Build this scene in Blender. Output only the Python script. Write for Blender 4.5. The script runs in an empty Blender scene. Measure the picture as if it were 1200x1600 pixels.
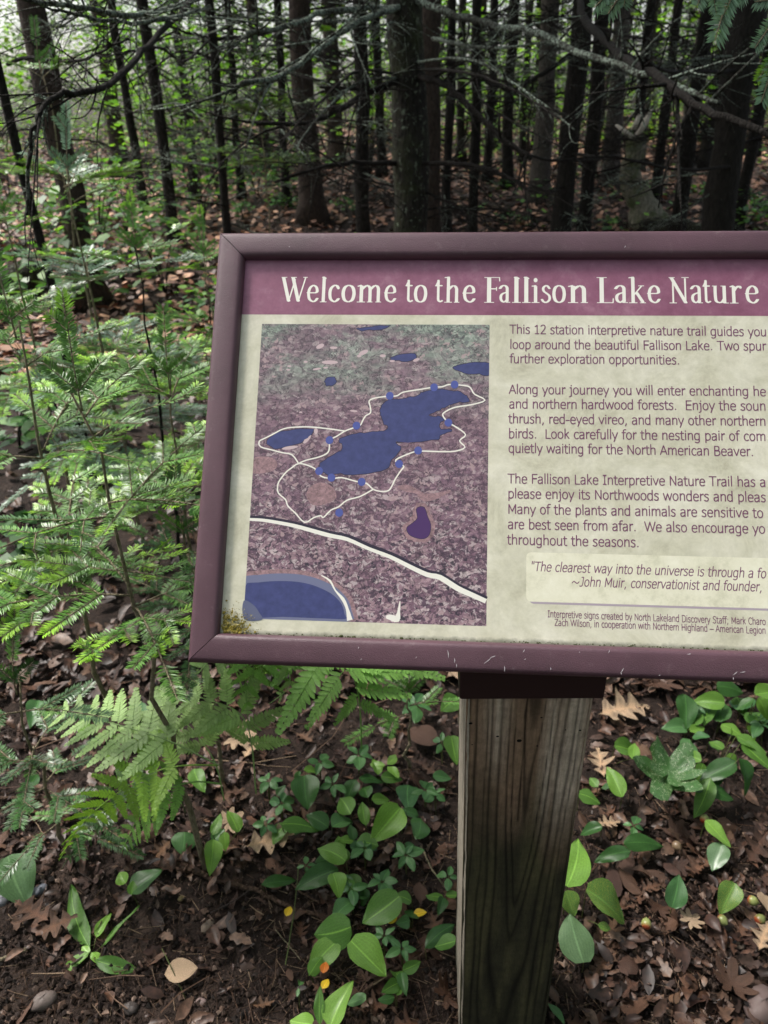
import bpy, math, random
import numpy as np
from mathutils import Vector, Matrix
PI = math.pi
rnd = random.Random(7)
S = bpy.context.scene
COL = S.collection

# ------------------------------------------------------------------ camera, sky, sun, exposure
H = 1.40                                     # eye height above the trail
FPX = 1209.0                                 # focal length in pixels of the 1200 x 1600 photograph
R = np.array([[0.99969289, -0.0116945, -0.02184877],
              [-0.02478165, -0.47175671, -0.88138044],
              [0.0, 0.88165121, -0.47190163]])      # world -> camera (x right, y down, z forward)
cam = bpy.data.cameras.new('camera')
cam.sensor_fit = 'VERTICAL'; cam.sensor_height = 36.0; cam.sensor_width = 27.0
cam.lens = 36.0 * FPX / 1600.0
cam.clip_start = 0.02; cam.clip_end = 600
cam.dof.use_dof = True; cam.dof.focus_distance = 0.84; cam.dof.aperture_fstop = 10.0
camo = bpy.data.objects.new('camera', cam); COL.objects.link(camo)
M3 = Matrix(((R[0][0], -R[1][0], -R[2][0]), (R[0][1], -R[1][1], -R[2][1]), (R[0][2], -R[1][2], -R[2][2])))
camo.matrix_world = Matrix.Translation((0, 0, H)) @ M3.to_4x4()
S.camera = camo

SUN_EL, SUN_AZ = math.radians(58), math.radians(-62)    # azimuth from +Y towards +X
world = bpy.data.worlds.new('World'); S.world = world; world.use_nodes = True
wn = world.node_tree.nodes; wl = world.node_tree.links
bg = wn['Background']; bg.inputs[1].default_value = 0.15
sky = wn.new('ShaderNodeTexSky'); sky.sky_type = 'NISHITA'; sky.sun_disc = False
sky.sun_elevation = SUN_EL; sky.sun_rotation = SUN_AZ
sky.air_density = 1.0; sky.dust_density = 4.0; sky.ozone_density = 1.0
ovc = wn.new('ShaderNodeMix'); ovc.data_type = 'RGBA'; ovc.inputs[0].default_value = .62     # thin even overcast over the blue
bw = wn.new('ShaderNodeRGBToBW'); wl.new(sky.outputs[0], bw.inputs[0]); wl.new(sky.outputs[0], ovc.inputs[6]); wl.new(bw.outputs[0], ovc.inputs[7])
wl.new(ovc.outputs[2], bg.inputs[0])
sun = bpy.data.lights.new('sun', 'SUN'); sun.energy = 2.2; sun.angle = math.radians(10); sun.color = (1, .96, .9)
suno = bpy.data.objects.new('sun', sun); COL.objects.link(suno)
sd = Vector((math.sin(SUN_AZ) * math.cos(SUN_EL), math.cos(SUN_AZ) * math.cos(SUN_EL), math.sin(SUN_EL)))
suno.rotation_euler = sd.to_track_quat('Z', 'Y').to_euler()
S.view_settings.view_transform = 'Standard'; S.view_settings.look = 'None'
S.view_settings.gamma = 1; S.view_settings.use_curve_mapping = False
S.view_settings.exposure = 1.1
S.cycles.max_bounces = 6; S.cycles.diffuse_bounces = 3; S.cycles.glossy_bounces = 2
S.cycles.transmission_bounces = 3; S.cycles.sample_clamp_indirect = 6
S.cycles.use_denoising = True

# ------------------------------------------------------------------ pixels to places
def ray(px, py):
    d = R.T @ np.array([(px - 600) / FPX, (py - 800) / FPX, 1.0])
    return d
def _h(ix, iy, s):
    n = (ix.astype(np.int64) * 374761393 + iy.astype(np.int64) * 668265263 + s * 1274126177) & 0x7fffffff
    n = ((n ^ (n >> 13)) * 1274126177) & 0x7fffffff
    return ((n ^ (n >> 16)) & 0xffff) / 65535.0
def vnoise(x, y, s=0):
    x = np.asarray(x, float); y = np.asarray(y, float)
    ix = np.floor(x); iy = np.floor(y); fx = x - ix; fy = y - iy
    fx = fx * fx * (3 - 2 * fx); fy = fy * fy * (3 - 2 * fy)
    a = _h(ix, iy, s); b = _h(ix + 1, iy, s); c = _h(ix, iy + 1, s); d = _h(ix + 1, iy + 1, s)
    return (a * (1 - fx) + b * fx) * (1 - fy) + (c * (1 - fx) + d * fx) * fy
def gz(x, y):
    x = np.asarray(x, float); y = np.asarray(y, float)
    far = np.clip((y - 2) / 6, 0, 1)
    z = (vnoise(x * .35 + 9, y * .35, 1) - .5) * .35 * far + (vnoise(x * 1.3, y * 1.3, 2) - .5) * .10 * np.clip((y - .6) / 2, .15, 1)
    z = z + .02 * np.clip(y - 6, 0, 40)
    return z
def gzf(x, y): return float(gz(x, y))
def P(px, py, h=0.0):
    """the place seen at a pixel, h above the forest floor"""
    d = ray(px, py); z = h
    for _ in range(12):
        t = (z - H) / min(d[2], -1e-3); p = d * t; z = gzf(p[0], p[1]) + h
    return Vector((p[0], p[1], z))
def atd(px, py, dist):
    """the place seen at a pixel, at a horizontal distance"""
    d = ray(px, py); t = dist / math.hypot(d[0], d[1]); return Vector((d[0] * t, d[1] * t, H + d[2] * t))

# ------------------------------------------------------------------ object helpers
def tag(o, label=None, cat=None, group=None, kind=None):
    if label: o['label'] = label
    if cat: o['category'] = cat
    if group: o['group'] = group
    if kind: o['kind'] = kind
    return o
def empty(name, loc=(0, 0, 0), rz=0):
    o = bpy.data.objects.new(name, None); COL.objects.link(o)
    o.empty_display_size = .05; o.location = loc; o.rotation_euler = (0, 0, rz); return o
class MB:
    def __init__(s): s.v = []; s.f = []; s.m = []; s.c = []; s.n = 0
    def add(s, v, f, m=0, c=(1, 1, 1)):
        v = np.asarray(v, float).reshape(-1, 3); s.v.append(v)
        b = s.n; s.f += [tuple(i + b for i in q) for q in f]; s.m += [m] * len(f)
        c = np.asarray(c, float)
        s.c.append(np.tile(c, (len(v), 1)) if c.ndim == 1 else c); s.n += len(v)
    def tube(s, pts, rad, n=5, m=0, c=(1, 1, 1), cap=True):
        pts = np.asarray(pts, float); k = len(pts)
        rad = np.full(k, rad) if np.isscalar(rad) else np.asarray(rad, float)
        T = np.gradient(pts, axis=0); T /= np.linalg.norm(T, axis=1)[:, None] + 1e-12
        up = np.array([0, 0, 1.]) if abs(T[0][2]) < .9 else np.array([1., 0, 0])
        V = []
        for i in range(k):
            a = np.cross(T[i], up); a /= np.linalg.norm(a) + 1e-12; b = np.cross(T[i], a); up = np.cross(a, T[i])
            up = up if np.linalg.norm(up) > 1e-6 else b
            for j in range(n):
                t = 2 * PI * j / n; V.append(pts[i] + rad[i] * (a * math.cos(t) + b * math.sin(t)))
        F = [(i * n + j, i * n + (j + 1) % n, (i + 1) * n + (j + 1) % n, (i + 1) * n + j) for i in range(k - 1) for j in range(n)]
        if cap: F += [tuple(range(n - 1, -1, -1)), tuple(range((k - 1) * n, k * n))]
        s.add(V, F, m, c)
    def grid(s, V, nu, nv, m=0, c=(1, 1, 1)):
        s.add(V, [(i * nv + j, (i + 1) * nv + j, (i + 1) * nv + j + 1, i * nv + j + 1) for i in range(nu - 1) for j in range(nv - 1)], m, c)
    def mesh(s, name, mats, smooth=True):
        me = bpy.data.meshes.new(name)
        V = np.concatenate(s.v); me.from_pydata(V.tolist(), [], s.f)
        for m in (mats if isinstance(mats, (list, tuple)) else [mats]): me.materials.append(m)
        me.polygons.foreach_set('material_index', s.m)
        me.polygons.foreach_set('use_smooth', [smooth] * len(s.f))
        a = me.color_attributes.new('Col', 'FLOAT_COLOR', 'POINT')
        C = np.concatenate(s.c); a.data.foreach_set('color', np.hstack([C, np.ones((len(C), 1))]).ravel())
        me.update(); return me
def link(me, name, parent=None, loc=(0, 0, 0)):
    o = bpy.data.objects.new(name, me); COL.objects.link(o); o.location = loc
    if parent: o.parent = parent
    return o
def quads_mesh(name, V, k, mats, C=None, smooth=False):
    """V: (n*k,3) vertices of n separate k-sided faces"""
    n = len(V) // k; me = bpy.data.meshes.new(name)
    me.vertices.add(n * k); me.vertices.foreach_set('co', V.astype(np.float32).ravel())
    me.loops.add(n * k); me.loops.foreach_set('vertex_index', np.arange(n * k, dtype=np.int32))
    me.polygons.add(n); me.polygons.foreach_set('loop_start', np.arange(0, n * k, k, dtype=np.int32))
    me.update(calc_edges=True)
    me.materials.append(mats)
    if C is not None:
        a = me.color_attributes.new('Col', 'FLOAT_COLOR', 'POINT')
        a.data.foreach_set('color', np.hstack([C, np.ones((len(C), 1))]).astype(np.float32).ravel())
    me.validate(); return me

# ------------------------------------------------------------------ materials
class N:
    def __init__(s, name, rough=.7, spec=.3):
        s.m = bpy.data.materials.new(name); s.m.use_nodes = True; s.t = s.m.node_tree
        s.b = s.t.nodes['Principled BSDF']; s.b.inputs['Roughness'].default_value = rough
        s.b.inputs['Specular IOR Level'].default_value = spec
    def n(s, ty, **k):
        o = s.t.nodes.new(ty)
        for a, v in k.items(): setattr(o, a, v)
        return o
    def l(s, a, b): s.t.links.new(a, b)
    def set(s, sock, v):
        if hasattr(v, 'links'): s.l(v, sock)
        else: sock.default_value = v if not isinstance(v, tuple) or len(v) != 3 else v + (1,)
    def coord(s, kind='Object', scale=None):
        o = s.n('ShaderNodeTexCoord').outputs[kind]
        if scale is None: return o
        mp = s.n('ShaderNodeMapping'); mp.inputs['Scale'].default_value = scale; s.l(o, mp.inputs[0]); return mp.outputs[0]
    def noise(s, vec, sc, det=4, rough=.6, dist=0):
        o = s.n('ShaderNodeTexNoise'); s.l(vec, o.inputs['Vector']); o.inputs['Scale'].default_value = sc
        o.inputs['Detail'].default_value = det; o.inputs['Roughness'].default_value = rough; o.inputs['Distortion'].default_value = dist
        return o.outputs['Fac']
    def voro(s, vec, sc, feat='F1', out='Distance', rnd_=1):
        o = s.n('ShaderNodeTexVoronoi', feature=feat); s.l(vec, o.inputs['Vector']); o.inputs['Scale'].default_value = sc
        o.inputs['Randomness'].default_value = rnd_
        return o.outputs[out]
    def ramp(s, fac, stops):
        o = s.n('ShaderNodeValToRGB'); s.l(fac, o.inputs[0]); e = o.color_ramp.elements
        while len(e) < len(stops): e.new(.5)
        for q, (p, c) in zip(e, stops): q.position = p; q.color = (c + (1,)) if isinstance(c, tuple) else (c, c, c, 1)
        return o.outputs[0]
    def mix(s, f, a, b, ty='MIX'):
        o = s.n('ShaderNodeMix', data_type='RGBA', blend_type=ty)
        s.set(o.inputs[0], f); s.set(o.inputs[6], a); s.set(o.inputs[7], b); return o.outputs[2]
    def math(s, op, a, b=0.0):
        o = s.n('ShaderNodeMath', operation=op); s.set(o.inputs[0], a); s.set(o.inputs[1], b); return o.outputs[0]
    def bump(s, h, strength=.5, dist=.01):
        o = s.n('ShaderNodeBump'); o.inputs['Strength'].default_value = strength; o.inputs['Distance'].default_value = dist
        s.l(h, o.inputs['Height']); s.l(o.outputs[0], s.b.inputs['Normal']); return o
    def attr(s): return s.n('ShaderNodeAttribute', attribute_name='Col').outputs['Color']
    def orand(s): return s.n('ShaderNodeObjectInfo').outputs['Random']
    def col(s, c): s.set(s.b.inputs['Base Color'], c); return s
    def translucent(s, amt, c):
        tr = s.n('ShaderNodeBsdfTranslucent'); s.set(tr.inputs[0], c)
        mx = s.n('ShaderNodeMixShader'); mx.inputs[0].default_value = amt
        out = s.t.nodes['Material Output']; s.l(s.b.outputs[0], mx.inputs[1]); s.l(tr.outputs[0], mx.inputs[2]); s.l(mx.outputs[0], out.inputs[0])
MAT = {}
def flat(name, c, rough=.6, spec=.3):
    m = N(name, rough, spec); m.col(c); MAT[name] = m.m; return m.m

# soil
m = N('soil', .85, .25); v = m.coord()
a = m.noise(v, 9, 6, .7); b = m.noise(v, 70, 5, .7); c = m.noise(v, 320, 4, .7)
base = m.ramp(a, [(.3, (.020, .0135, .011)), (.5, (.038, .025, .020)), (.7, (.062, .043, .034))])
base = m.mix(.75, base, m.ramp(b, [(.3, (.25, .23, .22)), (.55, (.9, .85, .82)), (.72, (1.9, 1.7, 1.6))]), 'MULTIPLY')
base = m.mix(m.ramp(c, [(.60, 0.), (.72, .55)]), base, (.12, .085, .065))
m.col(base); m.bump(m.math('ADD', m.math('MULTIPLY', b, 1.2), m.math('MULTIPLY', c, .5)), .9, .012); MAT['soil'] = m.m
# crumbs and needles on the soil
m = N('crumb', .8, .3); v = m.coord()
m.col(m.mix(.6, m.attr(), m.ramp(m.noise(v, 200, 3), [(.3, .4), (.7, 1.5)]), 'MULTIPLY')); MAT['crumb'] = m.m
# dead leaves
m = N('dead_leaf', .62, .35); v = m.coord()
r_ = m.orand()
cc = m.ramp(r_, [(0., (.20, .125, .085)), (.25, (.13, .078, .055)), (.45, (.26, .165, .11)), (.6, (.10, .060, .048)), (.8, (.17, .115, .09)), (1., (.32, .22, .14))])
cc = m.mix(1., cc, (.50, .40, .36), 'MULTIPLY')
cc = m.mix(1., cc, m.attr(), 'MULTIPLY')
cc = m.mix(.7, cc, m.ramp(m.noise(v, 60, 5, .7), [(.3, .35), (.5, .9), (.7, 1.5)]), 'MULTIPLY')
m.col(cc); m.bump(m.noise(v, 140, 4), .5, .004); m.b.inputs['Roughness'].default_value = .48; MAT['dead_leaf'] = m.m
m = N('pale_dead_leaf', .6, .35); v = m.coord()
cc = m.mix(.9, (.47, .33, .215), m.ramp(m.noise(v, 70, 6, .8), [(.3, .2), (.5, .85), (.7, 1.5)]), 'MULTIPLY')
m.col(m.mix(1., cc, m.attr(), 'MULTIPLY')); m.bump(m.noise(v, 120, 4), .6, .004); MAT['pale_dead_leaf'] = m.m
def leafmat(name, c0, c1, rough=.38, spec=.5, vein=(1.25, 1.2, 1.1), spots=None, tr=.22):
    m = N(name, rough, spec); uvv = m.attr(); v = m.coord()
    base = m.mix(m.orand(), c0, c1)
    sx = m.n('ShaderNodeSeparateColor'); m.l(uvv, sx.inputs[0])
    # red = position across (0 midrib .. 1 edge), green = along
    w = m.math('SINE', m.math('MULTIPLY', sx.outputs[0], 34.0)); w = m.ramp(w, [(.0, .93), (.8, 1.), (1., 1.07)])
    base = m.mix(1., base, w, 'MULTIPLY')
    base = m.mix(m.ramp(sx.outputs[0], [(.0, .6), (.07, 0.)]), base, tuple(x * 1.9 for x in c1))
    base = m.mix(.5, base, m.ramp(m.noise(v, 35, 4), [(.3, .6), (.7, 1.35)]), 'MULTIPLY')
    if name == 'mined_leaf':
        tl = m.math('ABSOLUTE', m.math('SUBTRACT', m.noise(v, 22, 1, .4, .5), .5)); base = m.mix(m.math('MULTIPLY', m.ramp(tl, [(.012, .85), (.02, 0.)]), m.ramp(m.noise(v, 9, 1), [(.45, 0.), (.5, 1.)])), base, (.45, .50, .34))
    elif spots: base = m.mix(m.ramp(m.noise(v, spots[0], 2, .5), [(spots[1], 0.), (spots[1] + .03, 1.)]), base, spots[2])
    m.col(base); m.translucent(tr, m.mix(1., base, (1.3, 1.5, .6), 'MULTIPLY'))
    m.bump(w, .15, .002); MAT[name] = m.m
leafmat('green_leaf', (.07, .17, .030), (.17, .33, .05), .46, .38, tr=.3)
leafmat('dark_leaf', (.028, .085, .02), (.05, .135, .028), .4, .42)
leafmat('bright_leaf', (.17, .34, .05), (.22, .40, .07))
leafmat('small_leaf', (.05, .14, .045), (.085, .20, .06), .45)
leafmat('silver_leaf', (.11, .20, .09), (.13, .22, .10), .3, .6)
leafmat('spotted_leaf', (.08, .18, .04), (.10, .22, .045), .42, .4, spots=(150, .60, (.50, .46, .08)))
leafmat('mined_leaf', (.055, .14, .04), (.065, .15, .045), .42, .4, spots=(70, .60, (.42, .46, .28)))
leafmat('yellow_leaf', (.72, .48, .02), (.75, .50, .03), .4, .4)
leafmat('orange_leaf', (.5, .14, .02), (.5, .16, .02), .4, .4)
leafmat('stem', (.09, .12, .035), (.13, .13, .05), .5, .3)
def tintmat(name, base, nsc, lo, hi, rough=.5, spec=.35, tr=0., orand=.25):
    m = N(name, rough, spec); v = m.coord()
    b = m.mix(1., m.attr(), base, 'MULTIPLY')
    b = m.mix(.8, b, m.ramp(m.noise(v, nsc, 3), [(.3, lo), (.7, hi)]), 'MULTIPLY')
    b = m.mix(1., b, m.ramp(m.orand(), [(0., 1 - orand), (1., 1 + orand)]), 'MULTIPLY')
    m.col(b)
    if tr: m.translucent(tr, m.mix(1., b, (1.3, 1.5, .6), 'MULTIPLY'))
    MAT[name] = m.m
tintmat('needle', (1.05, 1.08, 1.), 40, .7, 1.3, .34, .55, .15)
tintmat('fern_leaf', (1., 1., 1.), 50, .75, 1.25, .5, .35, .25)
tintmat('shrub_leaf', (1.15, 1.2, 1.), 3, .6, 1.4, .42, .45, .42)
tintmat('pebble', (1., 1., 1.), 90, .7, 1.25, .6, .4)
tintmat('acorn_shell', (1., 1., 1.), 60, .9, 1.1, .3, .5)
# bark
def bark(name, c0, c1, lich, lc=(.30, .36, .28), sc=1., mossy=0.):
    m = N(name, .9, .2); v = m.coord('Object', (1, 1, .35))
    n1 = m.noise(v, 45 * sc, 5, .7, .4); n2 = m.voro(v, 60 * sc)
    b = m.ramp(n1, [(.3, c0), (.7, c1)])
    b = m.mix(.6, b, m.ramp(n2, [(.0, .5), (.5, 1.2)]), 'MULTIPLY')
    v2 = m.coord()
    if lich > 0:
        f = m.ramp(m.noise(v2, 26 * sc, 5, .75), [(.72 - lich, 0.), (.80 - lich, 1.)])
        f = m.math('MULTIPLY', f, m.ramp(m.noise(v2, 3.1, 2), [(.35, .15), (.6, 1.)]))
        b = m.mix(f, b, lc)
    if mossy:
        b = m.mix(m.ramp(m.noise(v2, 5, 4, .7), [(.45, 0.), (.65, mossy)]), b, (.055, .075, .02))
    m.col(b); m.bump(m.math('ADD', n1, n2), .8, .012); MAT[name] = m.m
bark('spruce_bark', (.007, .006, .005), (.028, .024, .020), .05)
bark('mossy_bark', (.007, .006, .005), (.036, .031, .026), .15, (.22, .26, .19), mossy=.3)
bark('grey_bark', (.035, .030, .026), (.11, .095, .08), .10, (.28, .30, .25))
bark('brown_bark', (.022, .016, .013), (.07, .052, .042), .05)
bark('dead_wood', (.007, .006, .005), (.026, .021, .018), .08, sc=2.2)
bark('lichen_wood', (.012, .010, .009), (.045, .038, .032), .255, (.34, .41, .33), sc=3.)
bark('birch_bark', (.06, .055, .04), (.26, .24, .18), .0, mossy=.9)
bark('twig_bark', (.13, .11, .065), (.30, .25, .17), .0, sc=3)
bark('stick_bark', (.05, .03, .022), (.13, .085, .06), .0, sc=3)

# ------------------------------------------------------------------ ground
def make_ground():
    def warp(n, a, b, c, k):
        t = np.linspace(-1, 1, n) if a < 0 else np.linspace(0, 1, n); return c + np.sinh(t * k) / np.sinh(k) * b
    xs = warp(360, -1, 150, 0, 6.2); ys = np.concatenate([-warp(60, 0, 140, 0, 6)[::-1][:-1] , warp(380, 0, 160, 0, 5.6)])
    X, Y = np.meshgrid(xs, ys, indexing='ij')
    Z = gz(X, Y)
    near = np.exp(-((X / 2.2) ** 2 + ((Y - 1.4) / 2.0) ** 2))
    Z = Z + near * ((vnoise(X * 28, Y * 28, 5) - .5) * .016 + (vnoise(X * 75, Y * 75, 6) - .5) * .009)
    me = MB(); me.grid(np.stack([X, Y, Z], -1).reshape(-1, 3), len(xs), len(ys))
    o = link(me.mesh('ground', MAT['soil']), 'ground'); tag(o, 'dark brown forest soil under needles and leaf litter', kind='structure')
make_ground()
# ------------------------------------------------------------------ the sign
U = np.array([0.99631473, -0.0855327, -0.00641214]); V_ = np.array([0.05760053, 0.61180912, 0.78890543])
NRM = np.cross(U, V_)                          # towards the reader
B0 = np.array([-0.20837434, 0.63432575, -0.51016127 + H])
SM = Matrix(((U[0], V_[0], NRM[0], B0[0]), (U[1], V_[1], NRM[1], B0[1]), (U[2], V_[2], NRM[2], B0[2]), (0, 0, 0, 1)))
def uv(px, py):
    d = ray(px, py); o = np.array([0, 0, H]) - B0; n = np.cross(U, V_); t = -(o @ n) / (d @ n); q = o + d * t
    return q @ U, q @ V_
FW, FH, RW = 0.735, 0.4825, 0.031
PD = -0.010                                    # printed face lies this far behind the front of the frame
sign = empty('interpretive_sign'); sign.matrix_world = SM
tag(sign, 'tilted interpretive trail sign in a brown metal frame on a thick wooden post', 'sign')
def spec_mat():
    m = N('frame_paint', .42, .5); v = m.coord()
    s1 = m.ramp(m.voro(v, 95), [(.0, 1.), (.035, 1.), (.05, 0.)])
    gate = m.ramp(m.noise(v, 9, 2), [(.60, 0.), (.64, 1.)])
    f = m.math('MULTIPLY', s1, gate)
    cvar = m.mix(.7, (.092, .043, .058), m.ramp(m.noise(v, 7, 6, .7), [(.3, .65), (.7, 1.35)]), 'MULTIPLY')
    cvar = m.mix(m.ramp(m.noise(v, 55, 5, .8), [(.58, 0.), (.70, .22)]), cvar, (.25, .19, .19))
    m.col(m.mix(f, cvar, (.03, .015, .018)))
    m.set(m.b.inputs['Roughness'], m.ramp(m.noise(v, 30, 4), [(.3, .34), (.7, .50)]))
    m.bump(m.noise(v, 900, 2, .6), .35, .0012); MAT['frame_paint'] = m.m
    m = N('bracket_paint', .6, .3); m.col((.030, .012, .012)); MAT['bracket_paint'] = m.m
spec_mat()
def make_rail(side):
    """a mitred rail with a rounded face; side: bottom, right, top, left"""
    prof = []                                   # (distance in from the outer edge, height)
    hz, r = 0.0, .0055
    prof += [(0.0015, -.034), (0.0, -.030), (0.0, -.010)]
    for k in range(1, 6): t = PI / 2 * k / 5; prof.append((r * (1 - math.cos(t)), -.0085 + .0085 * math.sin(t)))
    prof += [(.009, .0004), (.020, .0004)]
    for k in range(0, 6): t = PI / 2 * k / 5; prof.append((RW - .0065 + .0065 * math.sin(t), -.008 + .008 * math.cos(t)))
    prof += [(RW, -.012), (RW - .001, -.034)]
    L = FW if side in (0, 2) else FH; g = .00045; V = []
    ns = 14
    for i in range(ns + 1):
        f = i / ns
        for d, z in prof:
            a = d + g; b = L - d - g; s = a + (b - a) * f
            p = [(s, d), (FW - d, s), (FW - s, FH - d), (d, FH - s)][side]
            V.append((p[0], p[1], z))
    n = len(prof); mb = MB()
    mb.add(V, [(i * n + j, i * n + (j + 1) % n, (i + 1) * n + (j + 1) % n, (i + 1) * n + j) for i in range(ns) for j in range(n)])
    mb.add(V[:n] + V[-n:], [tuple(range(n))[::-1], tuple(range(n, 2 * n))])
    o = link(mb.mesh('frame_rail', MAT['frame_paint']), 'frame_rail', sign); return o
rails = [make_rail(k) for k in range(4)]
# chips and scratches in the paint of the bottom rail
flat('bare_metal', (.62, .58, .60), .5)
def rib(mb, pts, w, z=0.0, m=0, c=(1, 1, 1), taper=False):
    pts = np.asarray(pts, float); T = np.gradient(pts, axis=0); T /= np.linalg.norm(T, axis=1)[:, None] + 1e-12
    n = np.stack([-T[:, 1], T[:, 0]], 1); k = len(pts); w = np.full(k, w) if np.isscalar(w) else np.asarray(w)
    a = pts + n * w[:, None] / 2; b = pts - n * w[:, None] / 2
    V = np.concatenate([np.c_[a, np.full(k, z)], np.c_[b, np.full(k, z)]])
    mb.add(V, [(k + i, k + i + 1, i + 1, i) for i in range(k - 1)], m, c)
mb = MB()
for (x, y, L, a) in [(710, 1032, 7, 95), (700, 1022, 12, 98), (713, 1040, 5, 100), (762, 1032, 14, 40), (770, 1026, 9, 20), (818, 1017, 5, 60), (951, 1018, 5, 70), (972, 1047, 8, 60), (970, 1052, 4, 100), (1076, 1022, 6, 10), (1148, 1052, 9, 40), (1145, 1060, 4, 95), (1160, 1050, 8, 10), (788, 1045, 9, 92), (860, 1045, 4, 90), (820, 1030, 3, 30), (560, 1012, 3, 80), (564, 1030, 2, 60), (650, 1027, 2, 60), (905, 1019, 2, 20), (1030, 1055, 2, 20), (976, 386, 4, 70), (452, 386, 2, 30)]:
    p = np.array(uv(x, y)); d = np.array([math.cos(math.radians(a)), math.sin(math.radians(a))]) * L * .00034
    q = np.array([p - d, p + d * .1 + np.array([.0004, 0]), p + d]); mb = MB(); rib(mb, q, [.0001, .0006, .0001], .0009)
    link(mb.mesh('paint_chip', MAT['bare_metal']), 'paint_chip', rails[2] if y < 400 else rails[0])

# printed panel
m = N('panel_print', .38, .4); v = m.coord()
n1 = m.noise(v, 14, 6, .75, .4); n2 = m.noise(v, 75, 6, .75)
b = m.ramp(n1, [(.30, (.42, .39, .29)), (.44, (.57, .545, .42)), (.60, (.68, .65, .53)), (.75, (.77, .74, .63))])
b = m.mix(.45, b, m.ramp(n2, [(.3, .78), (.55, 1.), (.7, 1.12)]), 'MULTIPLY')
sx = m.n('ShaderNodeSeparateXYZ'); m.l(v, sx.inputs[0])
edge = m.ramp(m.math('ADD', m.math('MULTIPLY', sx.outputs[1], 1.0), m.math('MULTIPLY', m.noise(v, 160, 3), .006)), [(.0345, 1.), (.0385, 0.)])
b = m.mix(m.math('MULTIPLY', edge, .75), b, (.055, .06, .045)); m.col(b); MAT['panel_print'] = m.m
m = N('band_print', .40, .4); v = m.coord()
b = m.ramp(m.noise(v, 22, 6, .75), [(.3, (.20, .066, .115)), (.55, (.265, .102, .165)), (.72, (.35, .175, .235))])
b = m.mix(.4, b, m.ramp(m.noise(v, 150, 4), [(.3, .8), (.7, 1.15)]), 'MULTIPLY'); m.col(b); MAT['band_print'] = m.m
flat('title_ink', (.82, .79, .72), .4, .4); flat('text_ink', (.175, .060, .125), .4, .4)
flat('white_ink', (.80, .77, .70), .4); flat('dot_ink', (.085, .105, .33), .4)
m = N('lake_ink', .42, .4); v = m.coord()
b = m.mix(.6, (.050, .058, .165), m.ramp(m.noise(v, 120, 5, .7), [(.3, .7), (.7, 1.4)]), 'MULTIPLY'); m.col(b); MAT['lake_ink'] = m.m
flat('lake_edge_ink', (.035, .03, .05), .4); flat('pond_ink', (.075, .035, .125), .42); flat('rim_ink', (.16, .17, .27), .42); m = N('shore_ink', .42, .4); v = m.coord(); m.col(m.mix(.85, (.30, .185, .20), m.ramp(m.noise(v, 230, 4, .75, .5), [(.3, .35), (.5, .95), (.7, 1.5)]), 'MULTIPLY')); MAT['shore_ink'] = m.m
m = N('box_print', .38, .4); v = m.coord()
b = m.ramp(m.noise(v, 40, 6, .75), [(.3, (.56, .54, .40)), (.5, (.73, .70, .55)), (.7, (.80, .77, .63))]); m.col(b); MAT['box_print'] = m.m
m = N('box_edge_print', .38, .4); v = m.coord(); m.col((.40, .33, .38)); MAT['box_edge_print'] = m.m
m = N('map_print', .42, .4); v = m.coord()
w1 = m.n('ShaderNodeVectorMath', operation='ADD'); nz = m.n('ShaderNodeTexNoise'); m.l(v, nz.inputs['Vector']); nz.inputs['Scale'].default_value = 90
sc_ = m.n('ShaderNodeVectorMath', operation='SCALE'); m.l(nz.outputs['Color'], sc_.inputs[0]); sc_.inputs['Scale'].default_value = .008
m.l(v, w1.inputs[0]); m.l(sc_.outputs[0], w1.inputs[1]); wv = w1.outputs[0]
sx = m.n('ShaderNodeSeparateXYZ'); m.l(v, sx.inputs[0])
mp = m.n('ShaderNodeMapping'); mp.inputs['Scale'].default_value = (.55, 1, 1); m.l(wv, mp.inputs[0])
cell = m.voro(mp.outputs[0], 330, 'F1', 'Color'); sc1 = m.n('ShaderNodeSeparateColor'); m.l(cell, sc1.inputs[0])
big = m.noise(wv, 17, 6, .75, .5)
mpb = m.n('ShaderNodeMapping'); mpb.inputs['Scale'].default_value = (.4, 1, 1); m.l(v, mpb.inputs[0])
hgt = m.math('ADD', sx.outputs[1], m.math('MULTIPLY', m.math('SUBTRACT', m.noise(mpb.outputs[0], 14, 5, .7), .5), .20))
purple = m.ramp(sc1.outputs[0], [(.0, (.06, .042, .065)), (.3, (.16, .09, .13)), (.6, (.27, .165, .205)), (.84, (.36, .24, .27)), (.95, (.58, .48, .48))])
green = m.ramp(sc1.outputs[1], [(.0, (.14, .20, .17)), (.4, (.22, .31, .24)), (.8, (.34, .45, .35)), (1., (.40, .49, .40))])
mid = m.mix(.55, purple, (.20, .125, .16))
gf = m.ramp(hgt, [(.27, 0.), (.33, .6), (.40, .8)])
pp = m.ramp(m.noise(mpb.outputs[0], 24, 4, .6), [(.46, 1.), (.56, .12)])
b = m.mix(m.math('MULTIPLY', gf, pp), mid, green)
lowf = m.ramp(hgt, [(.10, 1.), (.24, 0.)])
b = m.mix(m.math('MULTIPLY', lowf, .7), b, purple)
b = m.mix(.75, b, m.ramp(big, [(.3, .62), (.5, 1.), (.7, 1.25)]), 'MULTIPLY')
lines = m.ramp(m.voro(mp.outputs[0], 210, 'DISTANCE_TO_EDGE'), [(.0, .5), (.06, 1.)])
b = m.mix(m.math('ADD', m.math('MULTIPLY', lowf, .5), .2), b, lines, 'MULTIPLY')
scr = m.math('ABSOLUTE', m.math('SUBTRACT', m.noise(wv, 55, 5, .65, 1.2), .5))
b = m.mix(m.ramp(scr, [(.010, .75), (.026, 0.)]), b, (.045, .03, .045))
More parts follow.
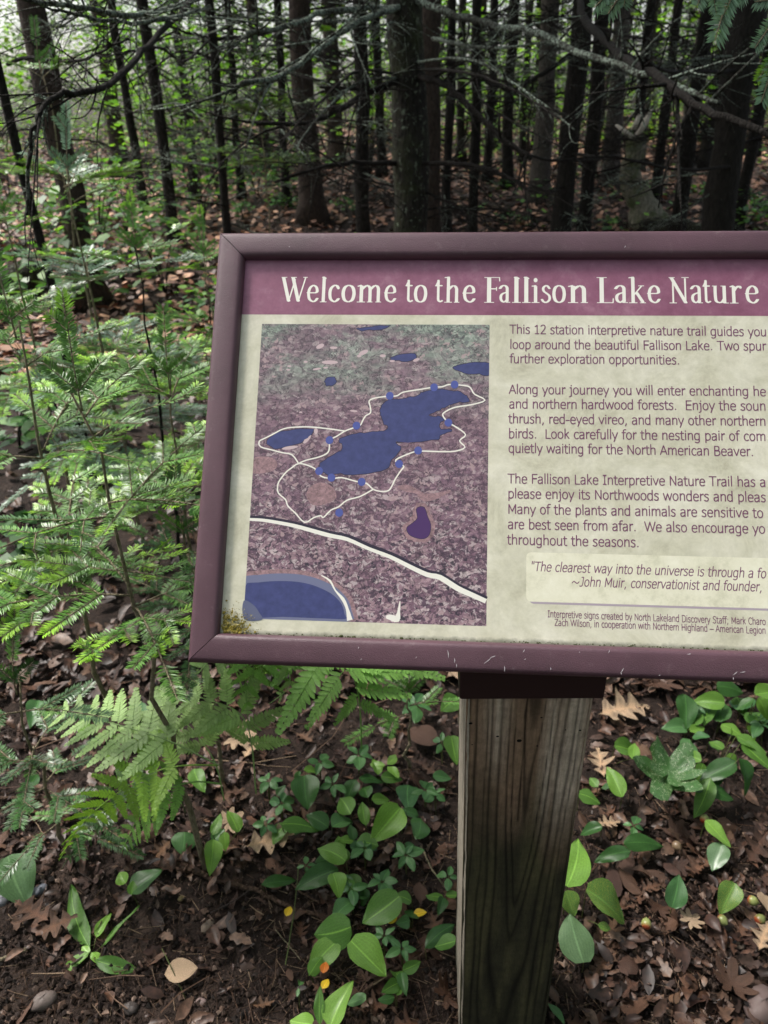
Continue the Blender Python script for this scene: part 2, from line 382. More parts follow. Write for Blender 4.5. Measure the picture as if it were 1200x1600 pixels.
fine = m.noise(v, 420, 3, .7); b = m.mix(.4, b, m.ramp(fine, [(.32, .45), (.5, 1.), (.68, 1.55)]), 'MULTIPLY')
b = m.mix(m.math('MULTIPLY', m.ramp(m.noise(wv, 210, 2, .5, .6), [(.60, 0.), (.64, .8)]), m.math('ADD', m.math('MULTIPLY', lowf, .8), .15)), b, (.50, .42, .43))
b = m.mix(m.math('MULTIPLY', m.ramp(m.noise(wv, 170, 3, .6, .6), [(.36, .85), (.42, 0.)]), m.math('ADD', lowf, .15)), b, (.035, .03, .045))
blot = m.math('MULTIPLY', m.ramp(m.noise(wv, 150, 2, .5), [(.60, 0.), (.63, .8)]), m.ramp(m.noise(v, 16, 2), [(.48, 0.), (.56, 1.)]))
b = m.mix(blot, b, (.42, .30, .31)); m.col(b); MAT['map_print'] = m.m

def poly(mb, pts, z, m=0):
    pts = [tuple(p) for p in pts]; bm = None
    from mathutils.geometry import tessellate_polygon
    vs = [Vector((p[0], p[1], 0)) for p in pts]; tr = tessellate_polygon([vs])
    out = []
    for t in tr:
        a, b, c = (vs[i] for i in t)
        out.append(t if (b - a).cross(c - a).z > 0 else (t[0], t[2], t[1]))
    mb.add([(p[0], p[1], z) for p in pts], out, m)
def smooth(pts, n=4, closed=True):
    pts = np.asarray(pts, float); k = len(pts); out = []
    rng_ = range(k) if closed else range(k - 1)
    for i in rng_:
        p0, p1, p2, p3 = (pts[(i + j) % k] if closed else pts[min(max(i + j, 0), k - 1)] for j in (-1, 0, 1, 2))
        for s in range(n):
            t = s / n; out.append(.5 * (2 * p1 + (p2 - p0) * t + (2 * p0 - 5 * p1 + 4 * p2 - p3) * t * t + (3 * p1 - p0 - 3 * p2 + p3) * t ** 3))
    if not closed: out.append(pts[-1])
    return np.array(out)
def box(mb, x0, x1, y0, y1, z0, z1, m=0):
    V = [(x, y, z) for z in (z0, z1) for y in (y0, y1) for x in (x0, x1)]
    mb.add(V, [(0, 2, 3, 1), (4, 5, 7, 6), (0, 1, 5, 4), (2, 6, 7, 3), (0, 4, 6, 2), (1, 3, 7, 5)], m)
mb = MB(); box(mb, .012, FW - .012, .012, FH - .012, -.014, PD)
panel = link(mb.mesh('printed_panel', MAT['panel_print'], False), 'printed_panel', sign)
mb = MB(); box(mb, .004, FW - .004, .004, FH - .004, -.036, -.0345)
link(mb.mesh('backing_plate', MAT['bracket_paint'], False), 'backing_plate', sign)
def sheet(name, mb, mat, label=None):
    o = link(mb.mesh(name, mat, False), name, panel)
    if 'moss' not in name and 'algae' not in name: o.scale.z = .2; o.location.z = PD * .8      # ink lies almost flush with the panel
    if label: o['label'] = label
    return o
z = PD + .0003
mb = MB(); poly(mb, [(.020, .3862), (FW - .02, .3862), (FW - .02, .4600), (.020, .4600)], z); sheet('title_band', mb, MAT['band_print'])
c2 = lambda L: [uv(370 + x / 2.927, 480 + y / 2.927) for x, y in L]
c3 = lambda L: [uv(370 + x / 2.927, 720 + y / 2.927) for x, y in L]
mu0, mu1, mv0, mv1 = .05475, .3084, .04714, .3750
mb = MB(); poly(mb, [(mu0, mv0), (mu1, mv0), (mu1, mv1), (mu0, mv1)], z); mapo = sheet('map_picture', mb, MAT['map_print'])
lakes = [
 c2([(652,470),(655,450),(668,430),(690,410),(740,408),(790,400),(830,388),(850,374),(900,366),(960,364),(1010,372),(1045,388),(1062,408),(1058,422),(1020,420),(985,430),(950,445),(915,462),(876,480),(900,490),(930,488),(952,500),(925,522),(935,545),(985,550),(965,562),(930,575),(925,590),(870,600),(780,606),(745,606),(726,600),(728,614),(748,635),(735,655),(705,690),(690,722),(640,745),(580,753),(520,757),(470,752),(430,757),(400,750),(368,715),(400,690),(440,660),(470,645),(478,625),(461,600),(475,585),(540,567),(600,562),(655,556),(688,540),(672,520),(660,495)]),
 c2([(125,605),(150,580),(190,560),(250,548),(300,545),(345,550),(325,578),(290,605),(240,622),(190,632),(150,630)]),
 c2([(990,258),(1030,246),(1090,240),(1158,239),(1158,295),(1110,292),(1040,283),(1005,270)]),
 c2([(397,320),(412,306),(440,310),(450,325),(438,340),(418,346),(402,338)]),
 c2([(698,216),(760,198),(812,200),(818,216),(780,232),(740,230)]),
 c2([(545,80),(600,74),(650,70),(700,66),(660,84),(600,88),(560,87)])]
def grow(pts, d):
    pts = np.array(pts); T = np.roll(pts, -1, 0) - np.roll(pts, 1, 0); n = np.stack([T[:, 1], -T[:, 0]], 1)
    n /= np.linalg.norm(n, axis=1)[:, None] + 1e-9
    area = .5 * np.sum(pts[:, 0] * np.roll(pts[:, 1], -1) - np.roll(pts[:, 0], -1) * pts[:, 1])
    return pts + n * d * (1 if area > 0 else -1)
def clampmap(p): p = np.array(p); p[:, 0] = np.clip(p[:, 0], mu0, mu1); p[:, 1] = np.clip(p[:, 1], mv0, mv1); return p
for L in lakes:
    L = smooth(L, 3); L = L + np.random.RandomState(3).normal(0, .00042, L.shape)
    mb = MB(); poly(mb, clampmap(grow(L, .0007)), z + .0002); sheet('lake_outline', mb, MAT['lake_edge_ink'])
    mb = MB(); poly(mb, clampmap(L), z + .0004); sheet('lake', mb, MAT['lake_ink'])
L = smooth(c3([(820,215),(835,203),(855,205),(865,225),(872,250),(886,285),(880,330),(855,350),(815,345),(785,328),(776,300),(800,280),(825,255)]), 3)
mb = MB(); poly(mb, grow(L, .0045) + np.random.RandomState(5).normal(0, .0008, L.shape), z + .0001); sheet('shore', mb, MAT['shore_ink'])
mb = MB(); poly(mb, grow(L, .0005), z + .0002); sheet('lake_outline', mb, MAT['lake_edge_ink'])
mb = MB(); poly(mb, L, z + .0004); sheet('lake', mb, MAT['pond_ink'], 'small purple pond')
L = smooth(c3([(20,570),(90,553),(180,546),(270,550),(340,565),(400,590),(440,615),(475,655),(488,700),(492,722),(400,720),(200,712),(15,708)]), 3)
mb = MB(); poly(mb, clampmap(grow(L, .0125)), z + .0001); sheet('shore', mb, MAT['shore_ink'])
mb = MB(); poly(mb, clampmap(grow(L, .0080)), z + .0002); sheet('lake_rim', mb, MAT['rim_ink'])
mb = MB(); poly(mb, clampmap(L), z + .0004); sheet('lake', mb, MAT['lake_ink'])
tw = .0015
def line(name, pts, w, mat='white_ink', zz=.0006):
    mb = MB(); p = smooth(pts, 3, False); rib(mb, clampmap(p), w if np.isscalar(w) else np.interp(np.linspace(0, 1, len(p)), np.linspace(0, 1, len(w)), w), z + zz); return sheet(name, mb, MAT[mat])
line('trail_line', c2([(490,555),(440,548),(400,543),(330,536),(260,537),(205,545),(160,568),(120,588),(93,603),(100,628),(150,642),(200,655),(245,665),(275,705)]), tw)
line('trail_line', c2([(275,705),(310,690),(370,675),(410,655),(418,625),(418,597),(450,580),(490,555),(530,540),(560,528),(570,510),(585,485),(608,470),(606,440),(602,415),(630,402),(690,394),(730,392),(760,375),(840,362),(900,352),(940,350),(970,340),(1020,342),(1060,348),(1075,362),(1090,385),(1138,412),(1080,432),(1000,445),(955,465),(942,482),(968,515),(1010,540),(1048,572),(1020,600),(1045,630),(1000,648),(930,650),(830,648),(780,662),(725,688),(740,707),(762,718)]) + c3([(745,40),(722,75),(705,110),(690,128),(660,132),(620,122),(590,95),(540,85),(475,68),(430,72),(380,62),(355,30),(320,12),(275,3),(240,25),(215,45),(185,85),(178,110),(182,140),(215,170),(225,198),(260,232),(303,275),(345,253),(378,244),(390,252),(425,218),(460,203),(500,172),(560,155),(620,122)]), tw)
road = c3([(46,261),(110,265),(180,276),(260,292),(340,314),(420,336),(500,353),(600,397),(700,435),(790,480),(870,517),(930,530),(1010,580),(1080,612),(1142,640)])
line('road_edge', [(a + .001, b + .0022) for a, b in road], [.004, .0055, .006, .0055], 'lake_edge_ink', .0005)
line('road_line', road, [.0030, .0038, .0045, .0036, .0046, .0058, .0048], 'white_ink', .0007)
line('stream', c3([(380,520),(420,545),(445,590),(480,630),(500,675),(512,728)]), [.001, .0022, .0015, .0035, .003, .006])
line('stream', c3([(680,712),(705,716),(730,722),(738,690),(744,640)]), [.003, .006, .007, .003, .001])
line('shore_line', c3([(735,112),(780,118),(825,135),(860,160),(920,150),(980,128)]), [.003, .008, .004, .009, .006, .002], 'shore_ink', .0002)
mb = MB(); poly(mb, smooth(c3([(310,150),(330,110),(375,90),(430,110),(450,160),(400,190),(340,195)]), 3), z + .0001); sheet('clearing', mb, MAT['shore_ink'])
mb = MB(); poly(mb, clampmap(smooth(c2([(62,685),(110,672),(165,685),(175,720),(140,745),(60,750)]), 3)), z + .0001); sheet('clearing', mb, MAT['shore_ink'])
flat('pale_ink', (.55, .42, .44), .4)
mb = MB()
for (x, y, a, b, an) in [(375,163,20,10,-25),(437,170,18,6,0),(575,192,24,10,-25),(555,208,10,6,0),(665,207,14,7,0),(708,231,13,5,0),(820,226,16,7,-20),(420,237,38,9,0),(360,268,20,5,-10),(400,262,12,4,0),(308,235,9,5,0),(232,255,10,4,0),(228,272,10,4,0),(530,462,18,5,5),(640,650,22,4,30),(285,468,8,4,0),(235,632,38,8,-8),(315,592,9,26,40),(355,555,9,14,0),(870,470,8,5,0)]:
    t = np.linspace(0, 2 * PI, 13)[:-1]; an = math.radians(an)
    q = [(x + a * math.cos(k) * math.cos(an) - b * math.sin(k) * math.sin(an), y + a * math.cos(k) * math.sin(an) + b * math.sin(k) * math.cos(an)) for k in t]
    mb = MB(); poly(mb, c2(q)[::-1], z + .0003); sheet('clearing', mb, MAT['pale_ink'])
for (x, y) in [(697,392),(902,353),(997,340),(543,530),(418,597),(370,740),(968,516),(828,645),(740,707),(427,770.5),(567,790),(463,932.5)]:
    mb = MB(); u0, v0 = c2([(x, y)])[0]; t = np.linspace(0, 2 * PI, 21)[:-1]
    poly(mb, [(u0 + .0042 * math.cos(k), v0 + .0045 * math.sin(k)) for k in t], z + .0009); sheet('station_dot', mb, MAT['dot_ink'])
def rrect(x0, x1, y0, y1, r, n=6):
    out = []
    for cx, cy, a0 in ((x1 - r, y0 + r, -90), (x1 - r, y1 - r, 0), (x0 + r, y1 - r, 90), (x0 + r, y0 + r, 180)):
        for k in range(n + 1): t = math.radians(a0 + 90 * k / n); out.append((cx + r * math.cos(t), cy + r * math.sin(t)))
    return out
bu0, bv1 = uv(824, 861); _, bv0 = uv(826, 939)
mb = MB(); poly(mb, rrect(bu0 + .003, FW - .06, bv0 - .0022, bv1 - .01, .005), z); sheet('quote_box_edge', mb, MAT['box_edge_print'])
mb = MB(); poly(mb, rrect(bu0, FW - .063, bv0, bv1, .005), z + .0002); sheet('quote_box', mb, MAT['box_print'])

# lettering: every letter is the sweep of an elliptical pen along a path, turned into scan-line strips
def sweep_spans(prims, y):
    sp = []
    for (cx, cy, a, b) in prims:
        d = 1 - ((y - cy) / b) ** 2
        if d > 0: w = a * math.sqrt(d); sp.append((cx - w, cx + w))
    sp.sort(); out = []
    for s_ in sp:
        if out and s_[0] <= out[-1][1] + 1e-6: out[-1] = (out[-1][0], max(out[-1][1], s_[1]))
        else: out.append(s_)
    return out
def glyph_strips(strokes, pen, rows, step):
    prims = []; rects = []
    for st in strokes:
        kind = st[0]; pts = st[1]; pw, ph = (st[2] if len(st) > 2 else pen)
        if kind == 'R': rects.append(pts); continue
        if kind == 'C': pts = smooth(pts, 10, 'z' in st[3:] )
        if kind == 'C' and 'z' in st[3:]: pts = np.vstack([pts, pts[:1]])
        pts = np.asarray(pts, float)
        for i in range(len(pts) - 1):
            L = np.linalg.norm(pts[i + 1] - pts[i]); k = max(1, int(L / step))
            for q in range(k + 1): p = pts[i] + (pts[i + 1] - pts[i]) * q / k; prims.append((p[0], p[1], pw / 2, ph / 2))
    ys = [p[1] - p[3] for p in prims] + [r[2] for r in rects]; ye = [p[1] + p[3] for p in prims] + [r[3] for r in rects]
    y0, y1 = min(ys), max(ye); Y = np.linspace(y0, y1, max(2, int((y1 - y0) / rows)) + 1)
    P_ = np.array(prims) if prims else np.zeros((0, 4)); out = []
    def spans(y):
        sel = P_[np.abs(P_[:, 1] - y) < P_[:, 3]] if len(P_) else P_
        sp = [tuple(p) for p in sel]; S_ = []
        for (cx, cy, a, b) in sp:
            w = a * math.sqrt(1 - ((y - cy) / b) ** 2); S_.append((cx - w, cx + w))
        for r in rects:
            if r[2] - 1e-9 <= y <= r[3] + 1e-9: S_.append((r[0], r[1]))
        S_.sort(); o = []
        for q in S_:
            if o and q[0] <= o[-1][1] + 1e-6: o[-1] = (o[-1][0], max(o[-1][1], q[1]))
            else: o.append(q)
        return o
    for i in range(len(Y) - 1):
        m_ = spans((Y[i] + Y[i + 1]) / 2); a = spans(Y[i] + 1e-5); b = spans(Y[i + 1] - 1e-5)
        if len(a) == len(b) == len(m_) and all(min(abs(p[0] - q[0]), 9e9) < rows * 3 and abs(p[1] - q[1]) < rows * 3 for p, q in zip(a, b)):
            out += [(p[0], p[1], q[0], q[1], Y[i], Y[i + 1]) for p, q in zip(a, b)]
        else: out += [(p[0], p[1], p[0], p[1], Y[i], Y[i + 1]) for p in m_]
    return out
def emit(mb, strips, u, v, sx_, sy_, zz, slant=0.0):
    Vv = []; F = []
    for (a0, a1, b0, b1, y0, y1) in strips:
        k = len(Vv)
        for (x, y) in ((a0, y0), (a1, y0), (b1, y1), (b0, y1)): Vv.append((u + (x + slant * y) * sx_, v + y * sy_, zz))
        F.append((k, k + 1, k + 2, k + 3))
    if Vv: mb.add(Vv, F)
# title face: broad pen, flared serifs (cap height 1000, x height 690)
T, t_ = (150, 50), (70, 46); SF = (60, 34)
def ser(x0, x1, y): return ('L', [(x0, y), (x1, y)], SF)
TG = {
 'W': [('L', [(60, 975), (330, 40)], (150, 40)), ('L', [(330, 30), (560, 900)], (60, 40)), ('L', [(470, 975), (740, 40)], (150, 40)), ('L', [(740, 30), (1010, 980)], (60, 40)), ser(0, 190, 985), ser(400, 600, 985), ser(930, 1070, 985)],
 'e': [('C', [(60, 375), (400, 380), (455, 470), (400, 610), (275, 665), (140, 560), (90, 350), (140, 120), (290, 25), (400, 60), (470, 150)], (125, 46))],
 'l': [('R', (50, 195, 20, 960)), ('L', [(100, 990), (160, 950)], (150, 60)), ser(0, 250, 17)],
 'c': [('C', [(430, 560), (370, 650), (260, 665), (130, 550), (90, 350), (130, 130), (270, 25), (380, 60), (450, 140)], (130, 46)), ('L', [(415, 585), (430, 560)], (110, 100))],
 'o': [('C', [(310, 668), (150, 590), (90, 350), (150, 100), (310, 22), (470, 100), (530, 350), (470, 590)], (140, 44), 'z')],
 'm': [('R', (80, 215, 20, 660)), ser(10, 275, 17), ('L', [(30, 640), (120, 670)], (90, 40)), ('C', [(170, 520), (300, 640), (400, 655), (470, 560), (480, 400), (480, 40)], (125, 44)), ser(400, 560, 17), ('C', [(500, 520), (620, 640), (720, 655), (790, 560), (800, 400), (800, 40)], (125, 44)), ser(720, 890, 17)],
 't': [('C', [(140, 870), (140, 300), (150, 100), (230, 35), (320, 70)], (120, 46)), ('L', [(10, 665), (320, 665)], (50, 44)), ('L', [(30, 670), (130, 860)], (50, 40))],
 'h': [('R', (80, 215, 20, 980)), ser(10, 285, 17), ('L', [(30, 980), (150, 1000)], (120, 40)), ('C', [(170, 520), (300, 640), (410, 655), (490, 560), (500, 400), (500, 40)], (135, 44)), ser(420, 600, 17)],
 'F': [('R', (90, 250, 20, 980)), ser(10, 340, 17), ser(10, 560, 982), ('L', [(565, 980), (575, 850)], (44, 40)), ('L', [(180, 540), (450, 540)], (50, 46)), ('L', [(455, 600), (455, 480)], (40, 40))],
 'a': [('C', [(60, 560), (150, 655), (280, 665), (360, 590), (370, 440), (370, 60)], (130, 46)), ('C', [(360, 400), (210, 370), (110, 290), (100, 140), (180, 40), (290, 50), (370, 130)], (120, 46)), ser(340, 480, 22)],
 'i': [('R', (70, 210, 20, 640)), ('L', [(20, 650), (130, 665)], (110, 44)), ser(0, 280, 17), ('L', [(140, 880), (140, 885)], (165, 165))],
 's': [('C', [(350, 560), (270, 655), (170, 655), (95, 570), (120, 450), (230, 370), (340, 280), (350, 130), (250, 30), (120, 35), (40, 130)], (110, 52))],
 'n': [('R', (80, 215, 20, 660)), ser(10, 285, 17), ('L', [(30, 640), (120, 670)], (90, 40)), ('C', [(170, 520), (300, 640), (410, 655), (490, 560), (500, 400), (500, 40)], (135, 44)), ser(420, 600, 17)],
 'L': [('R', (90, 250, 20, 980)), ser(10, 340, 982), ser(10, 570, 17), ('L', [(590, 20), (600, 170)], (44, 40))],
 'k': [('R', (80, 215, 20, 980)), ser(10, 285, 17), ('L', [(30, 980), (150, 1000)], (120, 40)), ('L', [(200, 330), (470, 640)], (60, 40)), ('L', [(290, 400), (520, 50)], (140, 40)), ser(380, 560, 665), ser(440, 620, 17)],
 'N': [('R', (110, 180, 20, 960)), ser(20, 260, 17), ('L', [(90, 975), (640, 20)], (150, 40)), ser(10, 200, 985), ('R', (600, 670, 20, 960)), ser(520, 760, 985)],
 'u': [('C', [(130, 640), (130, 280), (160, 90), (280, 30), (400, 60), (490, 180)], (130, 44)), ser(30, 180, 660), ('R', (430, 570, 20, 660)), ser(380, 540, 660), ser(480, 640, 17)],
 'r': [('R', (80, 215, 20, 660)), ser(10, 300, 17), ('L', [(30, 640), (120, 670)], (90, 40)), ('C', [(170, 480), (280, 620), (400, 640), (430, 600)], (110, 70))],
}
title = [('W',280,2.4,372,472),('e',280,2.4,468,506),('l',280,2.4,522,548),('c',280,2.4,553,598),('o',280,2.4,603,657),('m',280,2.4,662,755),('e',280,2.4,764,812),('t',280,2.4,845,876),('o',280,2.4,878,929),('t',280,2.4,958,990),('h',280,2.4,993,1052),('e',280,2.4,1062,1113),
 ('F',700,2.4,137,198),('a',700,2.4,192,237),('l',700,2.4,243,277),('l',700,2.4,281,314),('i',700,2.4,317,348),('s',700,2.4,352,391),('o',700,2.4,396,448),('n',700,2.4,452,532),('L',700,2.4,565,630),('a',700,2.4,631,683),('k',700,2.4,686,752),('e',700,2.4,756,808),('N',700,2.4,840,917),('a',700,2.4,920,968),('t',700,2.4,968,1000),('u',700,2.4,1004,1066),('r',700,2.4,1070,1118),('e',700,2.4,1128,1182)]
title[1] = ('e',280,2.4,470,517); title[19] = ('n',700,2.4,455,532)
cache = {}
for ch, ox, sc, a, b in title:
    if ch not in cache:
        st = glyph_strips(TG[ch], T, 14, 9); cache[ch] = (st, min(min(s_[0], s_[2]) for s_ in st), max(max(s_[1], s_[3]) for s_ in st))
    st, x0, x1 = cache[ch]
    pa, pb = ox + a / sc, ox + b / sc
    py = 466.0 + (pa - 437) * .0026
    ua, va = uv(pa, py); ub, vb = uv(pb, py); s_ = (ub - ua) / (x1 - x0); mb = MB()
    emit(mb, st, ua - x0 * s_, va, s_, .0302 / 1000, z + .0004); o = sheet('title_letter', mb, MAT['title_ink'])
# text face: humanist sans (em 1000, x height 547, capitals 727)
a_, k_ = 75, 75; O = lambda cx, cy, rx, ry: ('C', [(cx, cy + ry), (cx - rx * .75, cy + ry * .72), (cx - rx, cy), (cx - rx * .75, cy - ry * .72), (cx, cy - ry), (cx + rx * .75, cy - ry * .72), (cx + rx, cy), (cx + rx * .75, cy + ry * .72)], (92, 82), 'z')
Ls = lambda *p: ('L', list(p), (92, 82)); Cs = lambda *p: ('C', list(p), (92, 82))
XH, CP = 512, 692
arch = lambda x0, x1: Cs((x0, 380), (x0 + 90, 480), (x0 + 200, 512), (x1 - 30, 470), (x1, 360), (x1, 35))
SG = {
 'a': (525, [Cs((90, 470), (230, 512), (370, 480), (410, 370), (410, 35)), Cs((410, 310), (230, 295), (90, 240), (75, 140), (130, 45), (260, 40), (410, 130))]),
 'b': (553, [Ls((110, 35), (110, 760)), Cs((110, 400), (200, 490), (320, 512), (450, 430), (480, 270), (440, 100), (300, 30), (190, 40), (110, 90))]),
 'c': (461, [Cs((420, 460), (300, 512), (150, 460), (80, 270), (150, 80), (300, 30), (420, 80))]),
 'd': (553, [Ls((440, 35), (440, 760)), Cs((440, 400), (350, 490), (230, 512), (100, 430), (70, 270), (110, 100), (250, 30), (360, 50), (440, 110))]),
 'e': (526, [Cs((85, 285), (300, 285), (455, 285), (430, 440), (280, 512), (130, 450), (75, 270), (130, 80), (290, 30), (450, 80))]),
 'f': (320, [Cs((340, 725), (230, 735), (150, 680), (140, 560), (140, 35)), Ls((30, 512), (300, 512))]),
 'g': (553, [Cs((440, 400), (350, 490), (230, 512), (100, 430), (70, 270), (110, 100), (250, 40), (360, 60), (440, 130)), Cs((440, 512), (440, 60), (420, -100), (270, -165), (110, -130))]),
 'h': (557, [Ls((110, 35), (110, 760)), arch(110, 450)]),
 'i': (229, [Ls((114, 35), (114, 512)), ('L', [(114, 680), (114, 690)], (105, 105))]),
 'j': (282, [Cs((170, 512), (170, 0), (140, -120), (20, -160)), ('L', [(170, 680), (170, 690)], (105, 105)), Ls((70, 512), (170, 512))]),
 'k': (497, [Ls((110, 35), (110, 760)), Ls((110, 270), (400, 512)), Ls((200, 320), (440, 35))]),
 'l': (229, [Ls((114, 35), (114, 760))]),
 'm': (840, [Ls((110, 35), (110, 512)), arch(110, 420), arch(420, 730)]),
 'n': (557, [Ls((110, 35), (110, 512)), arch(110, 450)]),
 'o': (543, [O(271, 272, 200, 240)]),
 'p': (553, [Ls((110, -160), (110, 512)), Cs((110, 400), (200, 490), (320, 512), (450, 430), (480, 270), (440, 100), (300, 30), (190, 40), (110, 90))]),
 'q': (553, [Ls((440, -160), (440, 512)), Cs((440, 400), (350, 490), (230, 512), (100, 430), (70, 270), (110, 100), (250, 30), (360, 50), (440, 110))]),
 'r': (360, [Ls((110, 35), (110, 512)), Cs((110, 370), (190, 470), (270, 500), (340, 495))]),
 's': (447, [Cs((380, 465), (250, 512), (110, 470), (100, 370), (210, 300), (320, 250), (370, 160), (310, 50), (180, 30), (55, 75))]),
 't': (334, [Cs((130, 660), (130, 200), (150, 70), (230, 30), (310, 45)), Ls((20, 512), (300, 512))]),
 'u': (557, [Cs((105, 512), (105, 190), (130, 80), (230, 30), (350, 60), (445, 160)), Ls((445, 35), (445, 512))]),
 'v': (498, [Ls((40, 512), (249, 40), (458, 512))]),
 'w': (742, [Ls((40, 512), (200, 40), (371, 500), (542, 40), (702, 512))]),
 'x': (495, [Ls((50, 512), (440, 35)), Ls((440, 512), (50, 35))]),
 'y': (498, [Ls((40, 512), (249, 50)), Ls((458, 512), (160, -165))]),
 'z': (444, [Ls((60, 512), (390, 512), (60, 35), (400, 35))]),
 'A': (600, [Ls((30, 35), (300, 692), (570, 35)), Ls((120, 240), (480, 240))]),
 'B': (589, [Ls((110, 35), (110, 692)), Cs((110, 692), (300, 692), (450, 640), (440, 440), (300, 385), (110, 385)), Cs((300, 385), (500, 320), (510, 120), (350, 35), (110, 35))]),
 'C': (601, [Cs((550, 610), (400, 700), (200, 640), (85, 365), (200, 90), (400, 30), (550, 110))]),
 'D': (678, [Ls((110, 35), (110, 692)), Cs((110, 692), (330, 692), (540, 600), (600, 365), (540, 120), (330, 35), (110, 35))]),
 'E': (561, [Ls((500, 692), (110, 692), (110, 35), (500, 35)), Ls((110, 385), (480, 385))]),
 'F': (521, [Ls((490, 692), (110, 692), (110, 35)), Ls((110, 385), (460, 385))]),
 'H': (676, [Ls((110, 35), (110, 692)), Ls((565, 35), (565, 692)), Ls((110, 385), (565, 385))]),
 'I': (373, [Ls((186, 35), (186, 692)), Ls((70, 692), (303, 692)), Ls((70, 35), (303, 35))]),
 'J': (417, [Cs((300, 692), (300, 250), (260, 80), (160, 30), (40, 45)), Ls((140, 692), (300, 692))]),
 'L': (498, [Ls((110, 692), (110, 35), (470, 35))]),
 'M': (770, [Ls((110, 35), (110, 692), (385, 200), (660, 692), (660, 35))]),
 'N': (667, [Ls((110, 35), (110, 692), (555, 35), (555, 692))]),
 'S': (557, [Cs((490, 640), (340, 700), (150, 660), (110, 520), (240, 410), (400, 330), (480, 190), (380, 50), (200, 30), (60, 100))]),
 'T': (584, [Ls((20, 692), (564, 692)), Ls((292, 35), (292, 692))]),
 'W': (902, [Ls((30, 692), (240, 40), (451, 680), (662, 40), (872, 692))]),
 'Z': (559, [Ls((60, 692), (500, 692), (60, 35), (510, 35))]),
 '1': (546, [Ls((290, 35), (290, 700)), Ls((130, 600), (290, 690)), Ls((120, 35), (450, 35))]),
 '2': (546, [Cs((80, 620), (200, 700), (370, 690), (440, 540), (370, 370), (220, 200), (75, 50)), Ls((75, 35), (480, 35))]),
 '.': (303, [('L', [(150, 50), (150, 62)], (115, 110))]), ',': (303, [Ls((170, 70), (110, -100))]), '-': (363, [Ls((50, 270), (310, 270))]),
 '–': (546, [Ls((20, 270), (526, 270))]), ';': (354, [Ls((180, 70), (120, -100)), Ls((180, 460), (180, 475))]),
 '"': (401, [Ls((120, 740), (120, 540)), Ls((280, 740), (280, 540))]), '~': (818, [Cs((90, 260), (200, 360), (330, 340), (480, 260), (620, 250), (730, 350))]), ' ': (313, []),
}
scache = {c: (w, glyph_strips(s_, (70, 70), 36, 26) if s_ else []) for c, (w, s_) in SG.items()}
def text_line(txt, pa, ya, pb, yb, em, nref=None, slant=0.0, bold=0):
    """txt starts at pixel pa; its first nref letters end at pixel pb"""
    ua, va = uv(pa, ya); ub, vb = uv(pb, yb)
    adv = [0]
    for c in txt: adv.append(adv[-1] + scache[c][0])
    n = nref or len(txt); s_ = (ub - ua) / (adv[n] - 60); mb = MB()
    for i, c in enumerate(txt):
        u = ua + (adv[i] - 30) * s_
        if u > FW - .05: break
        emit(mb, scache[c][1], u, va + (vb - va) * (adv[i] / adv[n]), s_, em / 1000, z + .0005, slant)
    sheet('text_line', mb, MAT['text_ink'])
em = .0147
B = 4.5
rows = [("This 12 station interpretive nature trail guides you", 798, 516, 1204, 520, None),
 ("loop around the beautiful Fallison Lake. Two spur", 798, 540, 1203, 542.5, None),
 ("further exploration opportunities.", 798, 562.5, 1067, 564.5, None),
 ("Along your journey you will enter enchanting he", 797, 611, 1203, 614.5, None),
 ("and northern hardwood forests.  Enjoy the soun", 797, 634, 1203, 637.5, None),
 ("thrush, red-eyed vireo, and many other northern", 796, 657.5, 1203, 661.5, None),
 ("birds.  Look carefully for the nesting pair of com", 796, 681, 1203, 685.5, None),
 ("quietly waiting for the North American Beaver.", 796, 704, 1184, 709.5, None),
 ("The Fallison Lake Interpretive Nature Trail has a", 795, 752.5, 1203, 758, None),
 ("please enjoy its Northwoods wonders and pleas", 795, 776, 1203, 782, None),
 ("Many of the plants and animals are sensitive to", 795, 800.5, 1199, 807, None),
 ("are best seen from afar.  We also encourage yo", 795, 824.5, 1202, 832, None),
 ("throughout the seasons.", 794, 849, 1003, 853.5, None)]
for (t, xa, ya, xb, yb, n) in rows: text_line(t, xa, ya, xb, yb, em)
text_line('"The clearest way into the universe is through a fo', 830, 891, 1203, 902.5, .0138, slant=.2)
text_line('~John Muir, conservationist and founder,', 895, 915, 1197, 923.5, .0138, slant=.2)
text_line('Interpretive signs created by North Lakeland Discovery Staff; Mark Charo', 858, 964, 1203, 976.5, .0098)
text_line('Zach Wilson, in cooperation with Northern Highland – American Legion', 869, 977.5, 1203, 990.5, .0098)

